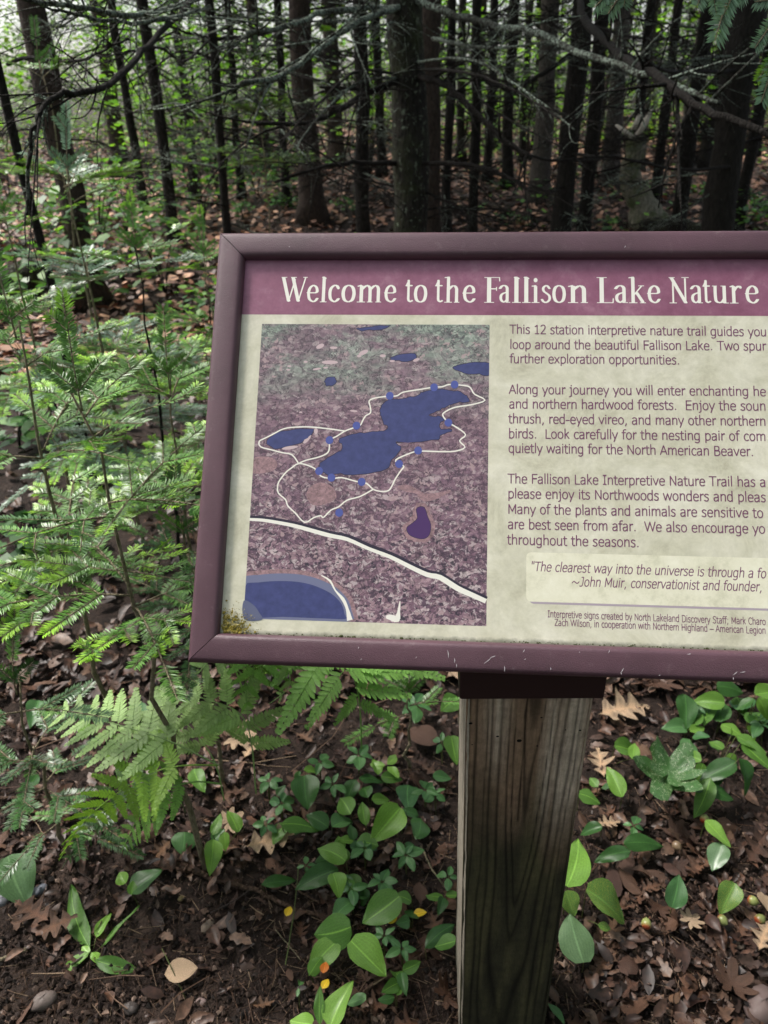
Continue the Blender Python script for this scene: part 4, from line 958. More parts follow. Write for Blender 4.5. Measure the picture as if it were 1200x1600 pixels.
PL = [
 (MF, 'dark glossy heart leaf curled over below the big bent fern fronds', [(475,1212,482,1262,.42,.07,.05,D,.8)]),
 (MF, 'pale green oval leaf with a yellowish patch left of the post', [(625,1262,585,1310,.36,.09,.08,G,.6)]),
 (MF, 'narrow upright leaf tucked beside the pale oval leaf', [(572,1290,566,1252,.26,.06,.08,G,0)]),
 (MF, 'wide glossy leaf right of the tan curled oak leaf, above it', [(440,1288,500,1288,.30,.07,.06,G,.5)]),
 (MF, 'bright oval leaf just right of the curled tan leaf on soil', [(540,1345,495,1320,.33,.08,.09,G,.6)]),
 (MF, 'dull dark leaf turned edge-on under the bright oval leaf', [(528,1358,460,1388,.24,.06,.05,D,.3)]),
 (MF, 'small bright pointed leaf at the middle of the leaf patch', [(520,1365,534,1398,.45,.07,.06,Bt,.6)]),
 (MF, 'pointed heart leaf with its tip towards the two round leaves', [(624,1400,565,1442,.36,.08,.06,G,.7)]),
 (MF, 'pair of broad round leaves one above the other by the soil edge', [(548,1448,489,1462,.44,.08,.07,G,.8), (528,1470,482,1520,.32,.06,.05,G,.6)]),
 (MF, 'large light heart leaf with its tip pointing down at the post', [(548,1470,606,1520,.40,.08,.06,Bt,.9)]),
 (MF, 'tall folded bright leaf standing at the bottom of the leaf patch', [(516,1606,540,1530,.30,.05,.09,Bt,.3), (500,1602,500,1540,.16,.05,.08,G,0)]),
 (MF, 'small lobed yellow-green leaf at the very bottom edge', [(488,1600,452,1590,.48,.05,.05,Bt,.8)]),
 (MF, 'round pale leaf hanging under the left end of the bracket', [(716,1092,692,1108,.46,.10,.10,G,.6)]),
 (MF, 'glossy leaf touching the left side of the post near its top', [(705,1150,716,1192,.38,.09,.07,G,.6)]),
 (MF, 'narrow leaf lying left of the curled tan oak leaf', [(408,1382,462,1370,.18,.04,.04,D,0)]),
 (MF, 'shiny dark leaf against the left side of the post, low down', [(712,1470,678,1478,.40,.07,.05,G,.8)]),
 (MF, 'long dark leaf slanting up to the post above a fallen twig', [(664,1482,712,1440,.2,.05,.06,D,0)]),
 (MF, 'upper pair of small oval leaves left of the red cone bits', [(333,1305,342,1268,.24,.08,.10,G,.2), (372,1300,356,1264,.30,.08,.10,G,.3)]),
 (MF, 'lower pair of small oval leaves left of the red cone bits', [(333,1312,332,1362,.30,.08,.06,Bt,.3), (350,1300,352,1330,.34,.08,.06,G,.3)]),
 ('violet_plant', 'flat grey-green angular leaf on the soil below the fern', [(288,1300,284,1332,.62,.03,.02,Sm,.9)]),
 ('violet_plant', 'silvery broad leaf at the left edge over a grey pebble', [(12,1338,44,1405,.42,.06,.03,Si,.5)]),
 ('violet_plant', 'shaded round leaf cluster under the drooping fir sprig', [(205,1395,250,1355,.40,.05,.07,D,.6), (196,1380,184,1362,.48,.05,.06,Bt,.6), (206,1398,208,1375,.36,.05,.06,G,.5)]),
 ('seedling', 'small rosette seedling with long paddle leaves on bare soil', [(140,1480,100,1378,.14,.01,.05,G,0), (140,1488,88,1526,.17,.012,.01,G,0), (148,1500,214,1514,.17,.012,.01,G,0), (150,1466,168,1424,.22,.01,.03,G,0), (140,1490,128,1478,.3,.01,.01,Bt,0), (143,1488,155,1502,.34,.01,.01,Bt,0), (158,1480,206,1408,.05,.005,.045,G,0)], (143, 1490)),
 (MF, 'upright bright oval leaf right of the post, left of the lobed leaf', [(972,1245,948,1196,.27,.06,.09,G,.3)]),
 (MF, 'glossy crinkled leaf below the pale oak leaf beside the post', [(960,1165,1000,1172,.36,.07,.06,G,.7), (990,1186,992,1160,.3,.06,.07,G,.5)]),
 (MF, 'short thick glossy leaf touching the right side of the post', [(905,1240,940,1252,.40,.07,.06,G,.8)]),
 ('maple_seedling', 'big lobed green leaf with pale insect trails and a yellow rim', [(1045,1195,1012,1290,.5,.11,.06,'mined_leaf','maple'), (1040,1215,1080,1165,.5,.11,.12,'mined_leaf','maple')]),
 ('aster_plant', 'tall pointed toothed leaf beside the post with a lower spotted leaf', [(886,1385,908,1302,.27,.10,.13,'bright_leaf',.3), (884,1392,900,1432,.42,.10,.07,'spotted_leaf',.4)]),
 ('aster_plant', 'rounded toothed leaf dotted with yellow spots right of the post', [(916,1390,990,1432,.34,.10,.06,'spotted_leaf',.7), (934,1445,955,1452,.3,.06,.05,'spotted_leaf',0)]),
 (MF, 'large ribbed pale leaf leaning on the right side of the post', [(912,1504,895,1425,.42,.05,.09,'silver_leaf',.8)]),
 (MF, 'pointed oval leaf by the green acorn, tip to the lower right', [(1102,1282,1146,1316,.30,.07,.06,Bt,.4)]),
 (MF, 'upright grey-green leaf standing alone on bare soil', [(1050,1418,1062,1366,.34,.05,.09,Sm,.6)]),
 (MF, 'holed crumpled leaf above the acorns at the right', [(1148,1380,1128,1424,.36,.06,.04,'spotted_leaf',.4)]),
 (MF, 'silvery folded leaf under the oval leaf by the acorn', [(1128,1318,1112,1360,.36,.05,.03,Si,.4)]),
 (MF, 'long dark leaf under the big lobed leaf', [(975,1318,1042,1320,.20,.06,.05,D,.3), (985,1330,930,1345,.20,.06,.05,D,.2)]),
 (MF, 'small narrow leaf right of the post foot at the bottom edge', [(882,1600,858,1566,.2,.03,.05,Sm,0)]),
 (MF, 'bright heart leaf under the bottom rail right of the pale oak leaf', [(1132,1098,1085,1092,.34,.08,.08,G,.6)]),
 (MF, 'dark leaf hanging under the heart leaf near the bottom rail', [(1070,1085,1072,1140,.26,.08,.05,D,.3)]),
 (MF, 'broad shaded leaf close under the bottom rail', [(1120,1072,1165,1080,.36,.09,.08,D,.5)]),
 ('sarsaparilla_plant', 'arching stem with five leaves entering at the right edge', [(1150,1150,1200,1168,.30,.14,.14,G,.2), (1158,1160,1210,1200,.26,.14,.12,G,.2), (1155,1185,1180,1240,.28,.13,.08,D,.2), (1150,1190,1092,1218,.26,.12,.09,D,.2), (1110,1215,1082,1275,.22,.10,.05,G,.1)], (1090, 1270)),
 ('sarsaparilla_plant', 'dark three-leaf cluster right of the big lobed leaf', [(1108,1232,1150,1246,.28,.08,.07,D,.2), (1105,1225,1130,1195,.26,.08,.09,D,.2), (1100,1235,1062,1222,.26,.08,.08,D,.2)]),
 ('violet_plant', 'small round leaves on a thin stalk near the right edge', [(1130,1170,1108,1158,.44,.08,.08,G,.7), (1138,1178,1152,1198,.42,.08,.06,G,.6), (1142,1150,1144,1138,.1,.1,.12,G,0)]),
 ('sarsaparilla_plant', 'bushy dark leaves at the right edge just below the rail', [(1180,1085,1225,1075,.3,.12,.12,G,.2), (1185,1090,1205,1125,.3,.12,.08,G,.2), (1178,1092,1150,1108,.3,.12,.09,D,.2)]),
]
for q in PL: plant(q[0], q[1], {'wild_lily_plant': 'woodland plant', 'violet_plant': 'woodland plant', 'seedling': 'seedling', 'maple_seedling': 'maple seedling', 'aster_plant': 'woodland plant', 'sarsaparilla_plant': 'woodland plant'}[q[0]], q[2], q[3] if len(q) > 3 else None)
rs = np.random.RandomState(64)
for (x0, x1, y0, y1, k_, lab, grp) in ((425, 700, 1195, 1440, 26, 'small shaded lily leaf filling the leaf patch left of the post', 'lily leaves filling the patch left of the post'), (470, 640, 1440, 1560, 7, 'low green leaf at the lower end of the leaf patch', 'low leaves at the lower end of the patch'), (935, 1210, 1085, 1300, 13, 'shaded low leaf among the plants right of the post', 'low leaves right of the post'), (30, 420, 1080, 1330, 7, 'dim low leaf in the shade under the ferns', 'low leaves under the ferns')):
    for _ in range(k_):
        x, y = rs.uniform(x0, x1), rs.uniform(y0, y1)
        if 925 < x < 1040 and y < 1175: x += 130
        if 380 < x < 470 and y > 1290: x += 90
        L_ = rs.uniform(24, 46); a = rs.uniform(0, 2 * PI); n_l = rs.randint(1, 3); q = []
        for _k in range(n_l):
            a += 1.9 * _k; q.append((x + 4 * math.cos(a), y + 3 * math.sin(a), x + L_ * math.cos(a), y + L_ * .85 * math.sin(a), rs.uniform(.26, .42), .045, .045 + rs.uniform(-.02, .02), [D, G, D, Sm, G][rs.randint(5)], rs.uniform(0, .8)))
        plant(MF, lab, 'woodland plant', q, None, grp)
# whorled little plants
for i, (x, y, r0, n, lab) in enumerate([(664,1234,21,5,'five-leaved starflower rosette left of the post'), (570,1325,21,5,'blue-green starflower rosette at the centre of the leaf patch'), (597,1378,24,6,'crowded starflower rosette above the pointed heart leaf'), (628,1482,22,5,'starflower rosette right of the large light heart leaf'), (604,1196,26,3,'three-leaved sprout with one half-eaten leaf under the fern'), (415,1288,19,5,'shaded starflower rosette left of the leaf patch'), (634,1336,26,6,'blurred blue-green rosette beside the pale oval leaf'), (467,1542,20,2,'two-leaved sprout on bare soil under the grass stalk'), (548,1388,24,4,'small sprout between the bright pointed leaf and the rosette'), (478,1352,18,4,'tiny sprout in the shade right of the curled tan leaf'), (600,1462,20,5,'flat rosette between the round leaves and the post'), (520,1225,22,5,'dim rosette under the fern tips'), (560,1180,24,5,'dim rosette of small leaves right under the fern'), (700,1370,20,4,'small rosette touching the post halfway down'), (650,1100,26,5,'leafy sprout in the gap left of the bracket'), (680,1240,18,4,'small sprout close to the left side of the post'), (440,1255,22,5,'dim rosette above the wide glossy leaf'), (1085,1105,20,5,'small rosette under the bottom rail at the right'), (990,1290,20,4,'small rosette left of the long dark leaf'), (420,1220,20,5,'dark rosette under the drooping fern pinnae'), (620,1275,18,5,'tiny rosette under the pale oval leaf'), (1190,1130,22,5,'rosette of small leaves at the right edge'), (500,1190,20,4,'small sprout under the fern, near its lower tips'), (690,1160,18,4,'small sprout next to the post below the round pale leaf')]):
    q = []; a0 = rnd.uniform(0, 6)
    for k in range(n):
        a = a0 + 2 * PI * k / n + rnd.uniform(-.25, .25); r1 = r0 * rnd.uniform(.85, 1.2); q.append((x + 2.5 * math.cos(a), y + 2 * math.sin(a), x + r1 * math.cos(a), y + r1 * math.sin(a) * .85, rnd.uniform(.24, .32), .055, .055 + rnd.uniform(-.01, .012), Sm if i != 4 else Bt, 0))
    plant('starflower_plant', lab, 'starflower', q, (x + 1, y + 36), stemr=.0007, stem=True)

# loose coloured leaves, acorns, stones, twigs
def loose(me, name, label, cat, x, y, s_, rz, rx=0., ry=0., h=.012, sz=None, group=None):
    p = P(x, y); o = link(me, name); o.location = p + Vector((0, 0, h)); o.rotation_euler = (rx, ry, rz); o.scale = (s_, s_, s_) if sz is None else sz
    return tag(o, label, cat, group)
def one(kind, mat, seed):
    r1 = np.random.RandomState(seed); V, F, C = lobed(kind, r1) if kind != 'oval' else leaf_grid(7, ovate(.36, .45), 6, .4, .5, .05, r1)
    if kind == 'oval' and 'dead' in mat: C = np.ones_like(C)
    V = V - V.mean(0); V[:, 2] *= .45
    mb = MB(); mb.add(V, F, 0, C); return mb.mesh('leaf', MAT[mat])
for (x, y, s_, rz, kd, mt, sd_, lab) in [
 (975,1122,.15,.35,'oak','pale_dead_leaf',2,'large pale tan oak leaf with long lobes right of the post top'),
 (936,1205,.085,1.5,'oak','pale_dead_leaf',3,'tan crumpled leaf standing against the right of the post'),
 (948,1302,.055,.2,'oak','pale_dead_leaf',4,'small pale lobed leaf left of the long dark leaf'),
 (1030,1082,.10,-.5,'maple_dead','dead_leaf',5,'wide brown leaf under the bottom rail right of the oak leaf'),
 (1188,1478,.065,.9,'oak','pale_dead_leaf',6,'pale crumbled leaf at the right edge below the acorn'),
 (1196,1430,.07,1.5,'oval','pale_dead_leaf',7,'cream curled leaf strip on the right edge'),
 (1140,1552,.085,1.2,'maple_dead','dead_leaf',8,'grey-brown lobed leaf beside the big stone at lower right'),
 (425,1328,.10,.25,'oak','pale_dead_leaf',9,'bright tan curled oak leaf left of the green leaf patch'),
 (55,1440,.10,2.6,'oak','dead_leaf',10,'damp brown oak leaf at the left edge under the silvery leaf'),
 (95,1462,.075,.4,'oak','dead_leaf',12,'damp brown leaf beside the seedling rosette'),
 (287,1534,.058,.2,'oval','pale_dead_leaf',13,'glossy brown oval leaf lying on the bare soil'),
 (453,1441,.022,1.3,'oval','yellow_leaf',14,'small yellow leaf left of the two round leaves'),
 (656,1444,.026,.1,'oval','yellow_leaf',15,'round yellow leaf near the left side of the post'),
 (613,1455,.022,.5,'oval','yellow_leaf',16,'yellow-green scrap of leaf in the shade between rosettes'),
 (656,1410,.042,1.5,'oval','dead_leaf',17,'reddish brown folded leaf above the round yellow leaf'),
 (362,1300,.06,.6,'maple_dead','pale_dead_leaf',18,'brown leaf under the fern stalk'),
 (1075,1455,.05,.6,'maple_dead','pale_dead_leaf',19,'crumpled pinkish leaf below the grey-green upright leaf'),
 (372,1165,.09,.1,'maple_dead','pale_dead_leaf',20,'tan leaf behind the middle fern'),
 (395,1185,.06,1.1,'oak','pale_dead_leaf',21,'pale broken leaf right of the fern stalk'),
 (710,1062,.09,.4,'maple_dead','pale_dead_leaf',25,'pinkish dead leaf seen between the rail and the round leaf'),
 (660,1165,.09,2.4,'oval','dead_leaf',26,'long brown leaf lying left of the post under the fern tip'),
 (1180,1340,.085,.8,'oak','dead_leaf',27,'brown lobed leaf right of the holed leaf'),
 ]:
    loose(one(kd, mt, sd_), 'dead_leaf' if 'dead' in mt else 'fallen_leaf', lab, 'fallen leaf', x, y, s_, rz, rnd.uniform(-.2, .4), rnd.uniform(-.2, .2), .034)
o = loose(one('oval', 'orange_leaf', 30), 'fallen_leaf', 'orange petal scrap lying in the folded bright leaf', 'leaf scrap', 511, 1551, .022, 1.4, 0, 0, .075)
o = loose(one('oval', 'yellow_leaf', 31), 'fallen_leaf', 'small yellow scrap caught in the folded bright leaf', 'leaf scrap', 512, 1574, .020, 1.1, 0, 0, .07)
def lathe_acorn(cap=(.16, .045, .02), nut=(.24, .27, .09)):
    mb = MB(); n = 14; prof = [(0, 0, 1), (.30, .03, 1), (.62, .20, 1), (.78, .50, 1), (.80, .85, 1), (.72, 1.2, 1), (.50, 1.52, 1), (.2, 1.72, 1), (.07, 1.78, 1), (.03, 1.9, 1)]
    V = []; C = []
    for i, (r0, h, _) in enumerate(prof):
        for j in range(n): a = 2 * PI * j / n; V.append((r0 * math.cos(a), r0 * math.sin(a), h)); f = min(1, max(0, h - .15) / .5); C.append(tuple(np.array(cap) * (1 - f) + np.array(nut) * f))
    mb.add(V, [(i * n + j, i * n + (j + 1) % n, (i + 1) * n + (j + 1) % n, (i + 1) * n + j) for i in range(len(prof) - 1) for j in range(n)], 0, np.array(C)); return mb.mesh('acorn', MAT['acorn_shell'])
A1, A2 = lathe_acorn((.30, .05, .02)), lathe_acorn((.10, .05, .03), (.22, .15, .09))
for (x, y, me, rz, lab) in [(1094,1300,A1,2.4,'green and red acorn below the left tip of the oval leaf'), (1118,1448,A1,.4,'small green acorn left of the red-brown acorn'), (1176,1456,A1,1.9,'red-brown acorn nearest the right edge'), (1163,1420,A1,.9,'green acorn with a red rim above the red-brown acorn'), (1006,1467,A1,2.8,'green acorn with an orange base right of the post'), (1049,1332,A2,.3,'brown acorn right of the long dark leaf')]:
    loose(me, 'acorn', lab, 'acorn', x, y, .0115, rz, 1.35, .1, .030)
def stone(seed, c):
    r1 = np.random.RandomState(seed); mb = MB(); n, m_ = 14, 9; V = []
    for i in range(m_):
        f = PI * i / (m_ - 1)
        for j in range(n):
            a = 2 * PI * j / n; r0 = 1 + .16 * math.sin(a * 2 + seed) * math.sin(f) + .09 * math.sin(a * 3 + f * 4 + seed * 2) + .02 * r1.randn(); V.append((math.sin(f) * math.cos(a) * r0, math.sin(f) * math.sin(a) * r0 * .8, math.cos(f) * .6 * r0))
    mb.add(V, [(i * n + j, (i + 1) * n + j, (i + 1) * n + (j + 1) % n, i * n + (j + 1) % n) for i in range(m_ - 1) for j in range(n)], 0, c); return mb.mesh('pebble', MAT['pebble'])
for k, (x, y, s_, rz, c, lab) in enumerate([(1188,1580,.036,.4,(.17,.12,.11),'large brown stone in the lower right corner'), (1142,1472,.013,0,(.13,.14,.16),'round blue-grey pebble left of the pale crumbled leaf'), (62,1394,.015,.9,(.14,.15,.18),'smooth grey pebble right of the silvery leaf'), (70,1568,.022,.9,(.11,.085,.075),'long brown stone in the lower left corner'), (118,1380,.010,0,(.12,.07,.055),'small reddish pebble right of the smooth grey pebble'), (5,1410,.016,0,(.14,.14,.16),'grey stone cut by the left edge'), (175,1316,.008,0,(.50,.34,.06),'small yellow berry under the fern tip'), (56,1282,.012,0,(.13,.035,.03),'dark red berry-like pebble below the horizontal stick'), (325,1450,.014,1,(.16,.12,.09),'rough tan pebble on the bare soil'), (314,1568,.010,.3,(.18,.13,.12),'pinkish pebble below the glossy brown leaf'), (205,1578,.014,.3,(.07,.055,.05),'dark pebble at the bottom edge, left half'), (1155,1478,.011,.3,(.30,.22,.17),'pale pebble between the blue-grey one and the crumbled leaf'), (283,1405,.007,.3,(.34,.25,.12),'tiny tan pebble below the angular leaf')]):
    loose(stone(k, c), 'berry' if 'berry u' in lab else 'pebble', lab, 'berry' if 'berry u' in lab else 'pebble', x, y, s_, rz, 0, 0, s_ * .35)
def stick(name, label, cat, pts, r0, r1, mat='stick_bark', h=.01, knots=0, par=None):
    w = [np.array(P(x, y, h)) for x, y in pts]; w = smooth(w, 6, False); w += np.random.RandomState(len(label)).normal(0, r0 * .25, w.shape); o0 = w[0].copy(); mb = MB()
    mb.tube(w - o0, np.linspace(r0, r1, len(w)), 7); o = link(mb.mesh(name, MAT[mat]), name); o.location = o0; return tag(o, label, cat)
stick('fallen_stick', 'dark fallen stick running from under the fern to the leaf patch', 'stick', [(270,1345),(300,1360),(350,1378),(405,1395),(463,1421),(502,1430)], .0065, .0035)
stick('fallen_stick', 'straight brown stick entering at the left edge', 'stick', [(-30,1247),(40,1246),(100,1247)], .0045, .004)
stick('fallen_stick', 'thin dark stick slanting to the foot of the post', 'stick', [(568,1550),(620,1515),(665,1488),(700,1458)], .0035, .0025, h=.012)
stick('grass_stalk', 'dry yellowish stalk leaning by the yellow leaf', 'stalk', [(446,1508),(452,1470),(460,1420),(467,1350)], .0012, .0009, 'stem', .03)
stick('bent_stalk', 'pale bent stalk arching left of the post', 'stalk', [(657,1322),(676,1360),(698,1388),(712,1405)], .002, .0015, 'twig_bark', .03)
stick('fallen_twig', 'short dark twig under the dull dark leaf', 'twig', [(447,1372),(470,1394),(500,1410)], .0022, .0014, h=.02)
stick('fallen_twig', 'thin pale twig left of the seedling rosette', 'twig', [(-10,1505),(20,1492),(42,1484)], .004, .0035, 'twig_bark')
stick('fallen_twig', 'thin twig below the yellow leaf', 'twig', [(430,1452),(445,1470),(470,1500)], .0012, .0009, 'twig_bark')
stick('fallen_twig', 'thin reddish twig on bare soil by the glossy leaf', 'twig', [(210,1522),(222,1545),(245,1578)], .0009, .0007)
stick('fallen_twig', 'reddish twig near the acorns at the right', 'twig', [(1040,1455),(1075,1475),(1105,1490)], .0012, .0009)
e = empty('pine_needle_bundle', P(278, 1535)); tag(e, 'bundle of green pine needles stuck beside the glossy brown leaf', 'pine needles')
for k, (x1, y1) in enumerate([(253,1482),(258,1492),(262,1500)]):
    b_ = np.array(P(290, 1560, .012)); t_1 = np.array(P(x1, y1, .05)); mb = MB(); q = np.linspace(0, 1, 5)[:, None]; mb.tube(b_ + (t_1 - b_) * q - np.array(e.location), .0007, 4, 0, (.5, .5, 0)); link(mb.mesh('needle', MAT['stem']), 'needle', e)

# ------------------------------------------------------------------ ferns
def pinna_mesh(n, col, seed, ragged=0.):
    """one pinna of length 1: a thin midrib with rounded leaflets either side"""
    r1 = np.random.RandomState(seed); mb = MB(); col = np.array(col)
    mb.tube([(0, 0, 0), (.5, 0, .012), (1, 0, -.03)], [.008, .006, .002], 4, 0, col * 1.2)
    for i in range(n):
        t = .05 + .93 * i / n; L = .20 * (1 - t ** 1.7) ** .8 * (1 if t > .12 else .85) + .012; w = .46 / n
        for sd_ in (-1, 1):
            if r1.rand() < ragged: continue
            a = math.radians(68 - 22 * t + r1.uniform(-5, 5)); dx, dy = math.cos(a), math.sin(a) * sd_; Lk = L * r1.uniform(.9, 1.08)
            zt = r1.uniform(-.03, .02); V = []; C = []
            for u_, ww in ((0, .75), (.35, 1.0), (.75, .85), (1.0, .25)):
                for e_ in (-1, 0, 1):
                    x = t + dx * Lk * u_ + e_ * w * ww * (-dy) * sd_ * 1.0 * .98; y = dy * Lk * u_ + e_ * w * ww * dx * sd_
                    V.append((x, y, .012 * (1 - t) + (0 if e_ else -.006) + zt * u_ * u_)); C.append(col * r1.uniform(.85, 1.1) * (1.12 if e_ == 0 else 1))
            mb.add(V, [(k * 3 + j, k * 3 + 3 + j, k * 3 + 4 + j, k * 3 + 1 + j) for k in range(3) for j in range(2)], 0, np.array(C))
    return mb.mesh('pinna', MAT['fern_leaf'])
FC = {'pale': (.27, .40, .14), 'green': (.17, .33, .07), 'yellow': (.25, .42, .06), 'dark': (.05, .10, .025)}
PM = {k: [pinna_mesh(n_, c, 3 + i, .02) for i, n_ in enumerate((13, 15, 11))] for k, c in FC.items()}
def frond(root, pts, hs, n, plen, tone, roll=0.0, a0=.12, side=.0, seed=1):
    """pts: pixels along the rachis, hs: heights"""
    r1 = np.random.RandomState(seed); w = smooth([np.array(P(x, y, h)) for (x, y), h in zip(pts, hs)], 8, False)
    o0 = w[0].copy(); mb = MB(); mb.tube(w - o0, np.linspace(.0017, .0006, len(w)), 5, 0, np.array(FC[tone]) * 1.1 + .03)
    f = link(mb.mesh('frond', MAT['fern_leaf']), 'frond'); f.location = o0; f.parent = root; f.matrix_parent_inverse = root.matrix_world.inverted(); bpy.context.view_layer.update()
    d = np.r_[0, np.cumsum(np.linalg.norm(np.diff(w, axis=0), axis=1))]; tot = d[-1]
    for i in range(n):
        t = a0 + (1 - a0) * (i / n) ** .95; p = np.array([np.interp(t * tot, d, w[:, k]) for k in range(3)])
        q = np.array([np.interp(min(1, t + .03) * tot, d, w[:, k]) for k in range(3)]) - np.array([np.interp(max(0, t - .03) * tot, d, w[:, k]) for k in range(3)])
        T_, s_, n_ = frame_from(q, (math.sin(roll), -.35 * math.cos(roll), math.cos(roll)))
        L = 1.3 * plen * (1 - ((t - a0) / (1 - a0)) ** 1.5) * (.92 + .16 * r1.rand()) * (1 if i else .9) + .006
        for sd_ in (-1, 1):
            if L < .008: continue
            an = math.radians(74 - 30 * t + r1.uniform(-5, 5)); dr = T_ * math.cos(an) + s_ * sd_ * math.sin(an) + n_ * (.05 + r1.uniform(-.08, .08)) - np.array([0, 0, .12])
            put(PM[tone][r1.randint(3)], 'pinna', f, p, p + dr / np.linalg.norm(dr) * L, None, r1.uniform(-.15, .15), n_)
def fern(label, root_px, specs):
    e = empty('fern', P(*root_px)); tag(e, label, 'fern'); bpy.context.view_layer.update()
    for sp in specs: frond(e, *sp)
    return e
fern('pale green fern with neat ladder-like fronds at the lower left of the frame', (345,1290), [
 ([(342,1196),(270,1160),(200,1137),(120,1117),(62,1112)], (.36,.40,.40,.38,.36), 9, .085, 'pale', .15, .25, 0, 2),
 ([(400,1240),(385,1130),(330,1095),(262,1085),(235,1120)], (.20,.36,.40,.40,.37), 9, .080, 'pale', -.3, .30, 0, 3),
 ([(350,1250),(330,1180),(270,1120),(200,1160),(150,1190)], (.18,.30,.34,.32,.28), 9, .070, 'pale', .3, .35, 0, 12)])
fern('yellow-green fern frond with browned tips bending down over the bare soil', (350,1285), [
 ([(340,1196),(290,1196),(245,1205),(190,1235),(130,1285),(92,1345)], (.34,.38,.37,.33,.25,.14), 12, .060, 'yellow', .9, .20, 0, 4),
 ([(345,1225),(300,1222),(250,1240),(215,1280),(190,1330)], (.26,.30,.30,.24,.16), 9, .055, 'green', .2, .3, 0, 5)])
fern('dark dried fern frond in the shade beside the drooping sprig', (300,1330), [
 ([(290,1270),(270,1240),(190,1230),(120,1320),(95,1360)], (.08,.20,.18,.08,.05), 9, .05, 'dark', .3, .4, 0, 6)])
e = fern('green bracken fern hanging out under the middle of the bottom rail', (560,1190), [
 ([(565,1170),(560,1085),(535,1025),(500,990),(470,980)], (.15,.42,.50,.52,.50), 0, .085, 'green', -.2, .30, 0, 7)])
fr_ = e.children[0]
for k, (x, y, h, x2, y2, h2, rl) in enumerate([(503,1030,.50,430,1152,.40,0), (535,1050,.50,475,1142,.41,.1), (520,1030,.50,452,1090,.44,0), (505,1025,.51,600,1052,.47,0), (540,1048,.49,650,1052,.44,.1), (555,1075,.46,648,1088,.41,-.1), (562,1098,.42,618,1126,.37,0), (560,1085,.44,520,1135,.38,0), (480,1010,.5,420,1075,.45,0), (600,1030,.46,700,1062,.42,0)]):
    put(PM['green'][k % 3], 'pinna', fr_, P(x, y, h), P(x2, y2, h2), None, rl)
fern('fern with fresh green pinnae close under the lower left corner of the sign', (390,1150), [
 ([(380,1080),(400,1010),(395,1050),(385,1080),(388,1125)], (.30,.52,.48,.44,.38), 8, .075, 'green', .4, .30, 0, 10),
 ([(380,1080),(350,1010),(320,1040),(300,1060),(270,1065)], (.30,.52,.50,.46,.44), 8, .070, 'pale', .2, .30, 0, 11),
 ([(395,1085),(430,1020),(450,1045),(450,1075),(420,1100)], (.28,.50,.48,.44,.40), 8, .060, 'pale', .2, .30, 0, 13)])

# ------------------------------------------------------------------ balsam firs
OLD = np.array((.05, .115, .035)); MIDG = np.array((.105, .225, .045)); NEW = np.array((.27, .47, .05))
def shoot_mesh(L, seed, new, side=0, nl=.019, base=None):
    """a shoot along +x with two flat ranks of needles"""
    r1 = np.random.RandomState(seed); mb = MB(); base = OLD if base is None else base
    segs = [((0, 0, 0), (L, 0, r1.uniform(-.06, .03) * L), new, 1.)]
    for k in range(side):
        t = .30 + .5 * k / max(1, side - 1) if side > 1 else .45
        for sg in (-1, 1):
            if r1.rand() < .12: continue
            l = L * (1 - t) * r1.uniform(.55, .85); a = math.radians(r1.uniform(38, 52)) * sg
            segs.append(((L * t, 0, 0), (L * t + l * math.cos(a), l * math.sin(a), r1.uniform(-.02, .02)), new, .8))
    V = []; C = []
    for (a, b, nw, sc) in segs:
        a = np.array(a); b = np.array(b); d, s_, n_ = frame_from(b - a); ln = np.linalg.norm(b - a)
        mb.tube([a, (a + b) / 2, b], [.0014 * sc, .0011 * sc, .0007 * sc], 4, 1, (1, 1, 1), False)
        for rank in (-1, 1):
            k = int(ln / .0021)
            for i in range(k):
                t = (i + r1.rand() * .6) / k; p = a + (b - a) * t
                an = math.radians(r1.uniform(58, 76) * (1 - .35 * t ** 3)); l = nl * r1.uniform(.75, 1.1) * (1 if .08 < t < .9 else .72)
                dr = d * math.cos(an) + s_ * rank * math.sin(an) + n_ * r1.uniform(-.05, .38); dr /= np.linalg.norm(dr)
                wd = np.cross(dr, n_); wd /= np.linalg.norm(wd); w = .0015
                f = np.clip((t - (1 - nw)) / .12, 0, 1) if nw > 0 else 0
                c = (base * r1.uniform(.75, 1.25)) * (1 - f) + NEW * r1.uniform(.85, 1.15) * f
                q = p + dr * l + n_ * -.0008
                V += [p - wd * w * .7, p + dr * l * .55 - wd * w, q, p + dr * l * .55 + wd * w]; C += [c * .85, c, c * 1.1, c]
    n = len(V) // 4; mb.add(V, [(4 * i, 4 * i + 1, 4 * i + 2, 4 * i + 3) for i in range(n)], 0, np.array(C))
    return mb.mesh('shoot', [MAT['needle'], MAT['twig_bark']], False)
TONES = {'mid': [], 'deep': [], 'silver': [], 'brown': []}
for tn, bs, nws in (('mid', MIDG, (.0, .35, .55, .35)), ('deep', OLD, (.0, .0, .25, .0)), ('silver', np.array((.15, .24, .17)), (0, 0, .2, 0)), ('brown', np.array((.19, .075, .035)), (0, 0, 0, 0))):
    for k, (L, sd_) in enumerate(((.07, 0), (.10, 1), (.15, 2), (.12, 0))):
        TONES[tn].append((L, shoot_mesh(L, 40 + k, nws[k], sd_, .019, bs)))
BARKS = MAT['twig_bark']
